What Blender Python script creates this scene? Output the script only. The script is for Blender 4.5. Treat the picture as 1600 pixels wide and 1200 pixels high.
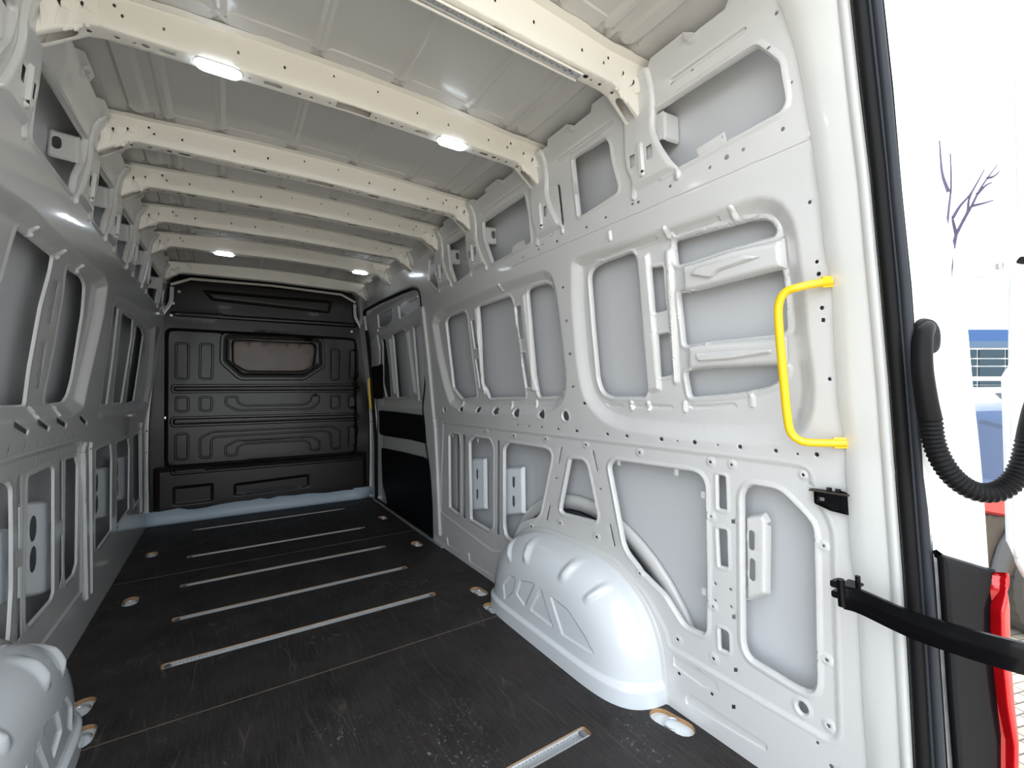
import bpy, bmesh, math, random
import numpy as np
from mathutils import Vector, Matrix
from mathutils.geometry import delaunay_2d_cdt
random.seed(7)
for o in list(bpy.data.objects): bpy.data.objects.remove(o)
S = bpy.context.scene

# ------------------------------------------------------------------ camera
CF, YAW, PIT, ROLL = 698.6, .5715, .0179, -.0089
C0 = np.array([-.3614, 0.0, 1.045])
_F = np.array([math.sin(YAW)*math.cos(PIT), math.cos(YAW)*math.cos(PIT), math.sin(PIT)])
_R = np.array([math.cos(YAW), -math.sin(YAW), 0.0]); _U = np.cross(_R, _F)
_R, _U = _R*math.cos(ROLL)+_U*math.sin(ROLL), -_R*math.sin(ROLL)+_U*math.cos(ROLL)
cam = bpy.data.cameras.new('camera'); co = bpy.data.objects.new('camera', cam); S.collection.objects.link(co)
cam.sensor_fit = 'HORIZONTAL'; cam.sensor_width = 36; cam.lens = 36*CF/1600; cam.clip_start = .02; cam.clip_end = 200
co.matrix_world = Matrix(((_R[0], _U[0], -_F[0], C0[0]), (_R[1], _U[1], -_F[1], C0[1]), (_R[2], _U[2], -_F[2], C0[2]), (0, 0, 0, 1)))
S.camera = co
# ------------------------------------------------------------------ light
S.view_settings.view_transform = 'Standard'; S.view_settings.look = 'None'
S.view_settings.exposure = 0.08; S.view_settings.gamma = 1.0; S.view_settings.use_curve_mapping = False
W_ = bpy.data.worlds.new('World'); S.world = W_; W_.use_nodes = True
bg = W_.node_tree.nodes['Background']; bg.inputs[0].default_value = (.87, .935, 1.0, 1); bg.inputs[1].default_value = 2.6
_n = W_.node_tree.nodes; _tc = _n.new('ShaderNodeTexCoord'); _sx = _n.new('ShaderNodeSeparateXYZ'); _mr = _n.new('ShaderNodeMapRange')   # bright haze on the left side of the sky
_mr.inputs[1].default_value = -.8; _mr.inputs[2].default_value = .6; _mr.inputs[3].default_value = 4.3; _mr.inputs[4].default_value = 2.0
W_.node_tree.links.new(_tc.outputs['Generated'], _sx.inputs[0]); W_.node_tree.links.new(_sx.outputs[0], _mr.inputs[0]); W_.node_tree.links.new(_mr.outputs[0], bg.inputs[1])
sun = bpy.data.lights.new('sun', 'SUN'); sun.energy = 6; sun.angle = .03; sun.color = (1, .93, .82)
so = bpy.data.objects.new('sun', sun); S.collection.objects.link(so)
so.rotation_euler = Vector((.62, -.42, -.66)).to_track_quat('-Z', 'Y').to_euler()
pl = bpy.data.lights.new('sky_portal', 'AREA'); pl.shape = 'RECTANGLE'; pl.size = 3.0; pl.size_y = 3.2; pl.cycles.is_portal = True
po = bpy.data.objects.new('sky_portal', pl); S.collection.objects.link(po); po.location = (0, -.02, .9)
po.rotation_euler = (math.radians(90), 0, 0)

# ------------------------------------------------------------------ materials
def mat(name, col, rough=.5, metal=0, coat=0, spec=.5, bump=None, var=None, emit=None):
    m = bpy.data.materials.new(name); m.use_nodes = True; nt = m.node_tree; b = nt.nodes['Principled BSDF']
    b.inputs['Base Color'].default_value = (*col, 1); b.inputs['Roughness'].default_value = rough
    b.inputs['Metallic'].default_value = metal; b.inputs['Coat Weight'].default_value = coat
    b.inputs['Coat Roughness'].default_value = .08; b.inputs['Specular IOR Level'].default_value = spec
    tc = nt.nodes.new('ShaderNodeTexCoord')
    if bump:
        n = nt.nodes.new('ShaderNodeTexNoise'); n.inputs['Scale'].default_value = bump[0]; n.inputs['Detail'].default_value = 4
        k = nt.nodes.new('ShaderNodeBump'); k.inputs['Strength'].default_value = bump[1]; k.inputs['Distance'].default_value = .002
        nt.links.new(tc.outputs['Object'], n.inputs['Vector']); nt.links.new(n.outputs['Fac'], k.inputs['Height']); nt.links.new(k.outputs[0], b.inputs['Normal'])
    if var:
        n = nt.nodes.new('ShaderNodeTexNoise'); n.inputs['Scale'].default_value = var[0]; n.inputs['Detail'].default_value = 5
        r = nt.nodes.new('ShaderNodeValToRGB'); r.color_ramp.elements[0].color = (*[c*(1-var[1]) for c in col], 1); r.color_ramp.elements[1].color = (*[min(1, c*(1+var[1])) for c in col], 1)
        nt.links.new(tc.outputs['Object'], n.inputs['Vector']); nt.links.new(n.outputs['Fac'], r.inputs[0]); nt.links.new(r.outputs[0], b.inputs['Base Color'])
    if emit:
        b.inputs['Emission Color'].default_value = (*emit[0], 1); b.inputs['Emission Strength'].default_value = emit[1]
    return m
WHITE = mat('white_body_paint', (.66, .66, .66), .26, coat=.8, var=(3, .015))
SKIN = mat('grey_inner_skin', (.60, .615, .64), .36, coat=.25, var=(2, .03))
ROOFM = mat('grey_roof_primer', (.62, .61, .59), .32, coat=.3, var=(3, .03))
BOWM = mat('white_bow_paint', (.88, .85, .79), .38, coat=.3, var=(4, .015))
GLOSSW = mat('gloss_white_arch', (.74, .775, .81), .18, coat=.7)
CREAM = mat('white_exterior_paint', (.93, .94, .93), .3, coat=.5)
BRACK = mat('pale_blue_white_steel', (.86, .91, .95), .4)
BLACKP = mat('black_bulkhead_plastic', (.013, .0095, .0075), .34, coat=.1, bump=(9, .25), spec=.5)
BLACKT = mat('black_trim', (.006, .0065, .008), .5, spec=.08, bump=(300, .15))
RUBBER = mat('black_rubber', (.008, .008, .009), .45, spec=.12)
RUBG = mat('grey_black_rubber', (.03, .034, .042), .4, spec=.2)
GLOSSB = mat('gloss_black_steel', (.004, .004, .005), .2, coat=.1, spec=.12)
YELLOW = mat('yellow_paint', (.95, .60, .005), .3, coat=.5)
ALU = mat('brushed_aluminium', (.66, .68, .70), .35, metal=.7, bump=(60, .2))
CHROME = mat('zinc_plated_steel', (.75, .77, .8), .22, metal=.9)
TAN = mat('bare_plywood_edge', (.42, .25, .12), .75, var=(40, .3))
SEAMM = mat('worn_joint_edge', (.16, .115, .08), .8, var=(30, .4))
BROWN = mat('brown_window_pane', (.20, .15, .12), .35, var=(5, .35))
RED = mat('red_lamp_plastic', (.55, .004, .008), .25, coat=.5)
LED = mat('led_diffuser', (.9, .95, 1), .4, emit=((.80, .90, 1), 14))
DARKM = mat('dark_cavity_fill', (.04, .045, .055), .6)
GREYPL = mat('grey_plastic', (.07, .07, .075), .55)
SCREW = mat('bolt_steel', (.35, .35, .36), .4, metal=.8)

def floor_mat():
    m = bpy.data.materials.new('worn_black_brown_plywood'); m.use_nodes = True; nt = m.node_tree; L = nt.links; b = nt.nodes['Principled BSDF']
    tc = nt.nodes.new('ShaderNodeTexCoord')
    def noise(scale, vec, det=6, dist=0):
        n = nt.nodes.new('ShaderNodeTexNoise'); n.inputs['Scale'].default_value = scale; n.inputs['Detail'].default_value = det
        n.inputs['Distortion'].default_value = dist; L.new(vec, n.inputs['Vector']); return n.outputs['Fac']
    def mapping(sc, rot=0):
        n = nt.nodes.new('ShaderNodeMapping'); n.inputs['Scale'].default_value = sc; n.inputs['Rotation'].default_value = (0, 0, rot)
        L.new(tc.outputs['Object'], n.inputs['Vector']); return n.outputs[0]
    def ramp(fac, a, bb, ca=(0, 0, 0), cb=(1, 1, 1)):
        r = nt.nodes.new('ShaderNodeValToRGB'); r.color_ramp.elements[0].position = a; r.color_ramp.elements[1].position = bb
        r.color_ramp.elements[0].color = (*ca, 1); r.color_ramp.elements[1].color = (*cb, 1); L.new(fac, r.inputs[0]); return r.outputs[0]
    def mix(f, a, c, mode='MIX'):
        n = nt.nodes.new('ShaderNodeMix'); n.data_type = 'RGBA'; n.blend_type = mode
        if isinstance(f, float): n.inputs[0].default_value = f
        else: L.new(f, n.inputs[0])
        for i, v in ((6, a), (7, c)):
            if isinstance(v, tuple): n.inputs[i].default_value = (*v, 1)
            else: L.new(v, n.inputs[i])
        return n.outputs[2]
    obj = tc.outputs['Object']
    base = ramp(noise(5, obj, 8), .3, .75, (.013, .012, .0125), (.038, .034, .034))
    grain = ramp(noise(1, mapping((160, 9, 1)), 4), .45, .8)
    base = mix(grain, base, (.050, .044, .043))
    fine = ramp(noise(170, obj, 3), .56, .78)
    base = mix(fine, base, (.066, .058, .055))
    brown = ramp(noise(2.2, obj, 4), .58, .80)
    base = mix(brown, base, (.042, .030, .025))
    # scratches: thin bright lines at a few angles
    for rot, sc, th in ((.35, 26, .0011), (-.5, 20, .001), (1.45, 16, .0012), (.1, 30, .0009), (2.3, 18, .001)):
        v = nt.nodes.new('ShaderNodeTexVoronoi'); v.feature = 'DISTANCE_TO_EDGE'; v.inputs['Scale'].default_value = 1
        L.new(mapping((sc*.30, sc*.02+.4, 1), rot), v.inputs['Vector'])
        ln = ramp(v.outputs['Distance'], .0, .012, (1, 1, 1), (0, 0, 0))
        msk = ramp(noise(3+rot, mapping((1, 1, 1), rot+2), 5), .54, .66)
        mm = nt.nodes.new('ShaderNodeMath'); mm.operation = 'MULTIPLY'; L.new(ln, mm.inputs[0]); L.new(msk, mm.inputs[1])
        base = mix(mm.outputs[0], base, (.085, .068, .056))
    # pale scuffs
    sc = ramp(noise(38, obj, 6, 2), .62, .70); ms = ramp(noise(2.3, mapping((1, 1, 1), 1.1), 2), .57, .68)
    mm = nt.nodes.new('ShaderNodeMath'); mm.operation = 'MULTIPLY'; L.new(sc, mm.inputs[0]); L.new(ms, mm.inputs[1])
    base = mix(mm.outputs[0], base, (.24, .255, .28))
    L.new(base, b.inputs['Base Color'])
    rr = nt.nodes.new('ShaderNodeMapRange'); rr.inputs[3].default_value = .42; rr.inputs[4].default_value = .7
    L.new(noise(9, obj, 5), rr.inputs[0]); L.new(rr.outputs[0], b.inputs['Roughness']); b.inputs['Specular IOR Level'].default_value = .3
    k = nt.nodes.new('ShaderNodeBump'); k.inputs['Strength'].default_value = .25; k.inputs['Distance'].default_value = .001
    L.new(noise(140, obj, 4), k.inputs['Height']); L.new(k.outputs[0], b.inputs['Normal'])
    return m
FLOORM = floor_mat()

# ------------------------------------------------------------------ object helpers
COL = S.collection
def tag(o, label=None, cat=None, group=None, kind=None):
    if label: o['label'] = label
    if cat: o['category'] = cat
    if group: o['group'] = group
    if kind: o['kind'] = kind
    return o
def empty(name, loc=(0, 0, 0), rz=0):
    o = bpy.data.objects.new(name, None); o.location = loc; o.rotation_euler = (0, 0, rz); o.empty_display_size = .05; COL.objects.link(o); return o
def mesh(name, verts, faces, m, parent=None, smooth=True, mats=None, fm=None):
    me = bpy.data.meshes.new(name); me.from_pydata([tuple(map(float, v)) for v in verts], [], [tuple(map(int, f)) for f in faces])
    for q in (mats or [m]): me.materials.append(q)
    if smooth: me.polygons.foreach_set('use_smooth', [True]*len(me.polygons))
    if fm is not None: me.polygons.foreach_set('material_index', fm)
    me.update(); o = bpy.data.objects.new(name, me); COL.objects.link(o)
    if parent is not None:
        o.parent = parent; o.matrix_parent_inverse = Matrix.Identity(4)
        me.transform(parent_world(parent).inverted())
    return o
def parent_world(p):
    m = Matrix.LocRotScale(p.location, p.rotation_euler, None)
    while p.parent is not None:
        p = p.parent; m = Matrix.LocRotScale(p.location, p.rotation_euler, None) @ m
    return m
def solidify(o, t, off=1):
    s = o.modifiers.new('s', 'SOLIDIFY'); s.thickness = t; s.offset = off; s.use_rim = True; return o
def fixnorm(o):
    bm = bmesh.new(); bm.from_mesh(o.data); bmesh.ops.recalc_face_normals(bm, faces=bm.faces); bm.to_mesh(o.data); bm.free(); return o
def autosmooth(o, ang=35):
    bm = bmesh.new(); bm.from_mesh(o.data)
    for e in bm.edges:
        if len(e.link_faces) == 2 and e.calc_face_angle(0) > math.radians(ang): e.smooth = False
    bm.to_mesh(o.data); bm.free(); return o
def box(name, c, size, m, parent=None, rot=None, bev=.002):
    bm = bmesh.new(); bmesh.ops.create_cube(bm, size=1)
    for v in bm.verts: v.co = Vector((v.co.x*size[0], v.co.y*size[1], v.co.z*size[2]))
    if bev: bmesh.ops.bevel(bm, geom=bm.edges[:], offset=min(bev, min(size)*.3), segments=2, affect='EDGES')
    if rot is not None: bmesh.ops.transform(bm, matrix=rot.to_4x4(), verts=bm.verts)
    bmesh.ops.translate(bm, verts=bm.verts, vec=Vector(c))
    me = bpy.data.meshes.new(name); 
    if parent is not None: bm.transform(parent_world(parent).inverted())
    bm.to_mesh(me); bm.free(); me.materials.append(m); o = bpy.data.objects.new(name, me); COL.objects.link(o)
    if parent is not None: o.parent = parent
    return o
def spline(pts, n):
    P = [np.array(p, float) for p in pts]; P = [2*P[0]-P[1]]+P+[2*P[-1]-P[-2]]; out = []
    for i in range(1, len(P)-2):
        for k in range(n):
            t = k/n; a, b, c, d = P[i-1:i+3]
            out.append(.5*((2*b)+(-a+c)*t+(2*a-5*b+4*c-d)*t*t+(-a+3*b-3*c+d)*t**3))
    out.append(P[-2]); return out
def tube(name, pts, r, m, parent=None, seg=14, ry=None, up=None, caps=True):
    pts = [Vector(p) for p in pts]; n = len(pts); rr = r if callable(r) else (lambda i: r)
    T = [(pts[min(i+1, n-1)]-pts[max(i-1, 0)]).normalized() for i in range(n)]
    N = Vector(up) if up else T[0].orthogonal(); V = []; F = []
    for i in range(n):
        N = (N-T[i]*N.dot(T[i])).normalized() if not up else (Vector(up)-T[i]*Vector(up).dot(T[i])).normalized()
        B = T[i].cross(N); a = rr(i); b2 = (ry if ry else a)
        for k in range(seg):
            th = 2*math.pi*k/seg; V.append(pts[i]+N*math.cos(th)*a+B*math.sin(th)*b2)
    for i in range(n-1):
        for k in range(seg): F.append((i*seg+k, i*seg+(k+1) % seg, (i+1)*seg+(k+1) % seg, (i+1)*seg+k))
    if caps: F.append(tuple(range(seg-1, -1, -1))); F.append(tuple(range((n-1)*seg, n*seg)))
    return autosmooth(fixnorm(mesh(name, V, F, m, parent)), 50)
def bar(name, pts, w, t, m, parent=None, up=(0, 0, 1)):
    """rectangular section bar: w along up, t sideways; rounded a little"""
    V = []; F = []; pts = [Vector(p) for p in pts]; n = len(pts)
    sec = [(-.5, -.35), (-.42, -.5), (.42, -.5), (.5, -.35), (.5, .35), (.42, .5), (-.42, .5), (-.5, .35)]
    for i in range(n):
        T = (pts[min(i+1, n-1)]-pts[max(i-1, 0)]).normalized(); N = (Vector(up)-T*Vector(up).dot(T)).normalized(); B = T.cross(N)
        for a, b in sec: V.append(pts[i]+N*a*w+B*b*t)
    for i in range(n-1):
        for k in range(8): F.append((i*8+k, i*8+(k+1) % 8, (i+1)*8+(k+1) % 8, (i+1)*8+k))
    F.append(tuple(range(7, -1, -1))); F.append(tuple(range((n-1)*8, n*8)))
    return autosmooth(fixnorm(mesh(name, V, F, m, parent)), 40)
def cyl(name, a, b, r, m, parent=None, seg=20): return tube(name, [a, b], r, m, parent, seg)
def torus_arc(name, c, r, r2, a0, a1, ax, ay, m, parent=None, n=20):
    c = np.array(c); ax = np.array(ax); ay = np.array(ay)
    return tube(name, [c+ax*r*math.cos(a0+(a1-a0)*i/n)+ay*r*math.sin(a0+(a1-a0)*i/n) for i in range(n+1)], r2, m, parent, 8)

# ------------------------------------------------------------------ pressed-sheet builder
def rnd(poly, r, n=4):
    """round the corners of a polygon"""
    P = [np.array(p, float) for p in poly]; N = len(P); out = []
    for i in range(N):
        a, b, c = P[i-1], P[i], P[(i+1) % N]; la = np.linalg.norm(a-b); lc = np.linalg.norm(c-b)
        if la < 1e-9 or lc < 1e-9: continue
        ra = min(r, .48*la); rc = min(r, .48*lc); p0 = b+(a-b)*ra/la; p1 = b+(c-b)*rc/lc
        for k in range(n+1):
            t = k/n; out.append((1-t)**2*p0+2*t*(1-t)*b+t*t*p1)
    return np.array(out)
def dens(poly, step):
    out = []
    for i in range(len(poly)):
        a = poly[i]; b = poly[(i+1) % len(poly)]; L = np.linalg.norm(b-a)
        if L < 1e-6: continue
        k = max(1, int(L/step))
        for j in range(k): out.append(a+(b-a)*j/k)
    return np.array(out)
def inside(P, poly):
    x, y = P[:, 0], P[:, 1]; r = np.zeros(len(P), bool); n = len(poly)
    for i in range(n):
        x1, y1 = poly[i]; x2, y2 = poly[(i+1) % n]
        if y1 == y2: continue
        c = (y1 > y) != (y2 > y)
        r ^= c & (x < (x2-x1)*(y-y1)/(y2-y1)+x1)
    return r
def sdist(P, poly):
    d = np.full(len(P), 1e9); n = len(poly)
    for i in range(n):
        a = poly[i]; b = poly[(i+1) % n]; ab = b-a; L2 = ab@ab
        if L2 < 1e-14: continue
        t = np.clip(((P-a)@ab)/L2, 0, 1); q = P-a-t[:, None]*ab; d = np.minimum(d, (q*q).sum(1))
    d = np.sqrt(d); d[inside(P, poly)] *= -1; return d
def offset(poly, d):
    a = .5*sum(poly[i][0]*poly[(i+1) % len(poly)][1]-poly[(i+1) % len(poly)][0]*poly[i][1] for i in range(len(poly)))
    s = 1 if a > 0 else -1; out = []; n = len(poly)
    for i in range(n):
        e = poly[(i+1) % n]-poly[i-1]; L = np.linalg.norm(e)
        if L < 1e-9: continue
        out.append(poly[i]+s*d*np.array([e[1], -e[0]])/L)
    return np.array(out)
RIM = [(0, .011), (.0015, .002), (.006, -.0035), (.010, -.0035), (.016, 0)]
RIMS = [(0, .006), (.001, .001), (.004, -.002), (.007, -.002), (.011, 0)]
def sheet(name, outline, holes, feats, mapf, m, parent=None, res=.03, thick=.0025, step=.012, folds=(), foldx=()):
    """outline Nx2; holes [(poly, rimprofile or None)]; feats [(poly, profile)] profile: (signed distance, depth) pairs"""
    outline = dens(np.array(outline, float), step*1.5)
    pts = [outline]; segs = []
    def add(poly, closed=True):
        base = sum(len(p) for p in pts); pts.append(poly); n = len(poly)
        for i in range(n): segs.append((base+i, base+(i+1) % n))
    for i in range(len(outline)): segs.append((i, (i+1) % len(outline)))
    F = list(feats); H = []
    lo = outline.min(0); hi = outline.max(0)
    for ax_, vals in ((1, folds), (0, foldx)):
        for v in vals:
            a_ = lo[1-ax_]+1e-4; b_ = hi[1-ax_]-1e-4; n = max(2, int((b_-a_)/(step*2))); base = sum(len(p) for p in pts)
            u = np.linspace(a_, b_, n); vv = np.full(n, v); pts.append(np.stack([u, vv] if ax_ == 1 else [vv, u], 1))
            for i in range(n-1): segs.append((base+i, base+i+1))
    for h, rim in holes:
        h = np.array(h, float); hd = dens(h, step); H.append(hd); add(hd)
        if rim: F.append((h, rim))
    ring = []
    for poly, prof in F:
        poly = np.array(poly, float); pd = dens(poly, step)
        for d, _ in prof:
            if abs(d) < 1e-6 and any(len(hh) == len(pd) and np.allclose(hh, pd) for hh in H): continue
            ring.append(offset(pd, d))
        dl = [d for d, _ in prof]; ring.append(offset(pd, max(dl)+.005))
        if min(dl) < 0: ring.append(offset(pd, min(dl)-.005))
    lo = outline.min(0); hi = outline.max(0)
    gx = np.arange(lo[0]+res/2, hi[0], res); gy = np.arange(lo[1]+res/2, hi[1], res)
    G = np.array(np.meshgrid(gx, gy)).reshape(2, -1).T; G = G+np.random.RandomState(1).uniform(-.15, .15, G.shape)*res
    occ = set()
    R = np.concatenate(ring) if ring else np.zeros((0, 2))
    keep = []
    q = .0022
    for p in R:
        k = (int(p[0]/q), int(p[1]/q))
        if k in occ: continue
        occ.add(k); keep.append(p)
    R = np.array(keep) if keep else R
    allp = np.concatenate(pts+[R]) if len(R) else np.concatenate(pts)
    near = set(); cs = res*.45
    for p in allp:
        i, j = int(p[0]//cs), int(p[1]//cs)
        for a in (-1, 0, 1):
            for b in (-1, 0, 1): near.add((i+a, j+b))
    G = np.array([p for p in G if (int(p[0]//cs), int(p[1]//cs)) not in near]) if len(G) else G
    allp = np.concatenate([allp, G]) if len(G) else allp
    vs, es, fs, _, _, _ = delaunay_2d_cdt([Vector((float(p[0]), float(p[1]))) for p in allp], segs, [], 0, 1e-6)
    V = np.array([tuple(v) for v in vs]); T = np.array([tuple(f) for f in fs])
    cen = V[T].mean(1); ok = inside(cen, outline)
    for h in H: 
        bb = (cen[:, 0] > h[:, 0].min()) & (cen[:, 0] < h[:, 0].max()) & (cen[:, 1] > h[:, 1].min()) & (cen[:, 1] < h[:, 1].max())
        idx = np.where(bb)[0]; ok[idx[inside(cen[idx], h)]] = False
    T = T[ok]
    D = np.zeros(len(V))
    for poly, prof in F:
        poly = np.array(poly, float); mx = max(d for d, _ in prof)
        sel = np.where((V[:, 0] > poly[:, 0].min()-mx) & (V[:, 0] < poly[:, 0].max()+mx) & (V[:, 1] > poly[:, 1].min()-mx) & (V[:, 1] < poly[:, 1].max()+mx))[0]
        if len(sel) == 0: continue
        d = sdist(V[sel], poly); D[sel] += np.interp(d, [a for a, _ in prof], [b for _, b in prof])
    used = np.unique(T); remap = -np.ones(len(V), int); remap[used] = np.arange(len(used))
    V3 = mapf(V[used], D[used]); T = remap[T]
    o = mesh(name, V3, T, m, parent)
    autosmooth(o, 42)
    if thick: solidify(o, thick, -1)
    w = o.modifiers.new('w', 'WEIGHTED_NORMAL'); w.keep_sharp = True; w.weight = 80
    return o
def circ(c, rx, ry=None, n=10):
    ry = ry or rx; return np.array([(c[0]+rx*math.cos(2*math.pi*i/n), c[1]+ry*math.sin(2*math.pi*i/n)) for i in range(n)])
def rect(x0, y0, x1, y1): return np.array([(x0, y0), (x1, y0), (x1, y1), (x0, y1)], float)
def capsule(a, b, r, n=6):
    a = np.array(a, float); b = np.array(b, float); t = math.atan2(*(b-a)[::-1]); out = []
    for i in range(n+1):
        th = t-math.pi/2+math.pi*i/n; out.append(b+r*np.array([math.cos(th), math.sin(th)]))
    for i in range(n+1):
        th = t+math.pi/2+math.pi*i/n; out.append(a+r*np.array([math.cos(th), math.sin(th)]))
    return np.array(out)

# side wall section (half width against height; beyond 1.93 the parameter runs up the cantrail)
PT = np.array([-.7, 0, .80, .87, 1.62, 1.93, 1.98, 2.03, 2.07])
PX = np.array([.885, .885, .885, .880, .785, .757, .747, .722, .690])
PZ = np.array([-.7, 0, .80, .87, 1.62, 1.93, 1.979, 2.022, 2.042])
def wallmap(side):
    def f(P, D):
        t = P[:, 1]; x = np.interp(t, PT, PX); z = np.interp(t, PT, PZ)
        e = 1e-3; tx = np.interp(t+e, PT, PX)-np.interp(t-e, PT, PX); tz = np.interp(t+e, PT, PZ)-np.interp(t-e, PT, PZ)
        L = np.hypot(tx, tz); nx = tz/L; nz = -tx/L
        return np.stack([side*(x+nx*D), P[:, 0], z+nz*D], 1)
    return f
def ray(px, py): return _F+_R*(px-800)/CF-_U*(py-600)/CF
def W(px, py, off=0, side=1):
    """point of the wall surface behind a place in the photo -> (Y, t)"""
    d = ray(px, py); best = None
    for i in range(len(PT)-1):
        ax, az = side*(PX[i]+off), PZ[i]; bx, bz = side*(PX[i+1]+off), PZ[i+1]
        M = np.array([[d[0], -(bx-ax)], [d[2], -(bz-az)]])
        if abs(np.linalg.det(M)) < 1e-12: continue
        s, u = np.linalg.solve(M, np.array([ax-C0[0], az-C0[2]]))
        if s > 0 and -1e-6 <= u <= 1+1e-6:
            Y = d[1]*s
            if best is None or abs(u-.5) < best[0]: best = (abs(u-.5), Y, PT[i]+u*(PT[i+1]-PT[i]))
    if best is None: raise Exception('no hit %s %s' % (px, py))
    return (best[1], best[2])
def WP(pts, off=0, side=1): return np.array([W(x, y, off, side) for x, y in pts])
def wall3(Y, t, off=0, side=1): return wallmap(side)(np.array([[Y, t]]), np.array([off]))[0]
def onax(ax, v, px, py): d = ray(px, py); return C0+d*(v-C0[ax])/d[ax]
def atD(px, py, D): return C0+ray(px, py)*D
def mirror(P): return np.array(P)

BOWS = [.96, 1.50, 2.12, 2.55, 3.03, 3.51, 4.23]
BULK = 4.60
# ================================================================== RIGHT WALL
REC = [(-.050, .028), (-.040, .027), (-.022, .014), (-.008, .003), (0, 0)]
holes = []; feats = []
inner_edge = [(1215, 0), (1225, 20), (1240, 60), (1253, 115), (1262, 170), (1270, 215), (1282, 300), (1292, 400), (1300, 430), (1313, 640), (1322, 690), (1330, 845), (1343, 960), (1350, 1100), (1357, 1190)]
ie = WP(inner_edge)
wy_edge = np.interp(np.arange(-.02, 2.06, .04), ie[::-1, 1], ie[::-1, 0])
# window bay nearest the rear
bayA = WP([(892, 408), (893, 475), (900, 560), (907, 605), (916, 630), (932, 650), (950, 664), (975, 673), (1060, 686), (1160, 694), (1220, 694), (1250, 686), (1268, 665), (1276, 630), (1275, 585), (1267, 537), (1262, 475), (1252, 400), (1246, 355), (1234, 327), (1218, 311), (1200, 306), (1175, 307), (1125, 324), (1050, 350), (975, 375), (920, 393), (900, 400)])
feats.append((rnd(bayA, .02), REC))
o = .027
def hole(p, off=0, r=.015, rim=RIM, side=1, H=None): (holes if H is None else H).append((rnd(WP(p, off, side), r), rim))
hole([(921, 432), (927, 420), (940, 412), (985, 396), (993, 399), (996, 440), (1006, 540), (1012, 612), (1009, 622), (955, 622), (942, 615), (935, 595), (927, 510)], o, .02)
hole([(1017, 420), (1036, 417), (1042, 487), (1023, 491)], o, .006, RIMS)
hole([(1027, 524), (1045, 521), (1051, 588), (1032, 592)], o, .006, RIMS)
hole([(1053, 378), (1172, 346), (1200, 345), (1212, 356), (1214, 370), (1137, 391), (1070, 413), (1057, 417)], o, .014)
hole([(1060, 457), (1080, 453), (1137, 439), (1221, 419), (1226, 450), (1230, 520), (1200, 527), (1100, 537), (1069, 543)], o, .014)
hole([(1071, 582), (1130, 575), (1229, 573), (1228, 590), (1200, 607), (1150, 617), (1078, 623)], o, .014)
# second window bay
bayB = WP([(675, 505), (679, 492), (690, 481), (740, 461), (800, 436), (848, 420), (862, 427), (869, 450), (876, 500), (885, 580), (886, 605), (880, 629), (866, 643), (845, 648), (740, 646), (715, 640), (703, 632), (694, 605), (684, 560)])
feats.append((rnd(bayB, .02), REC))
hole([(697, 503), (701, 496), (725, 488), (730, 492), (738, 560), (746, 620), (722, 624), (709, 607)], o, .02)
hole([(736, 502), (741, 501), (747, 545), (742, 546)], o, .003, RIMS)
hole([(743, 562), (748, 561), (755, 605), (750, 608)], o, .003, RIMS)
hole([(747, 480), (796, 464), (801, 470), (812, 540), (822, 621), (765, 623), (757, 600)], o, .012)
hole([(806, 480), (814, 478), (819, 530), (811, 531)], o, .004, RIMS)
hole([(815, 553), (821, 552), (830, 605), (823, 607)], o, .004, RIMS)
hole([(824, 455), (831, 450), (852, 444), (862, 447), (868, 460), (875, 495), (885, 580), (885, 606), (878, 620), (842, 622), (836, 590)], o, .02)
# pressed steps in the recess floor between openings
STEP = [(-.004, .005), (0, 0)]
BEAD = [(-.005, -.006), (0, 0)]
for p in ([(996, 400), (1015, 396), (1034, 612), (1014, 614)], [(1040, 392), (1051, 389), (1062, 600), (1054, 604)], [(742, 484), (746, 482), (761, 618), (757, 619)], [(816, 462), (822, 460), (838, 612), (832, 613)]):
    feats.append((rnd(WP(p, o), .01), [(-.010, -.012), (-.003, -.004), (.003, 0)]))
for p in ([(925, 407), (1030, 368), (1033, 378), (945, 408)], [(1052, 362), (1128, 337), (1131, 348), (1056, 374)]):
    feats.append((rnd(WP(p, o), .01), STEP))
for p in ([(945, 630), (975, 632), (977, 640), (952, 638)], [(986, 632), (1052, 634), (1055, 641), (990, 640)], [(1075, 634), (1150, 630), (1155, 640), (1080, 642)]):
    feats.append((rnd(WP(p, o), .01), STEP))
# big round drain holes along the sill of bay B
for (x, y, w_, h_) in ((884, 650, 5.5, 8), (846, 648, 5.5, 6.5), (806, 646, 5, 6.5), (773, 643, 4.5, 5.5), (745, 641, 3.5, 4.5), (720, 640, 3, 4), (695, 640, 2.2, 5.5)):
    c = WP([(x, y), (x+w_, y), (x, y+h_)]); holes.append((circ(c[0], abs(c[1][0]-c[0][0]), abs(c[2][1]-c[0][1])), RIMS))
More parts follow.
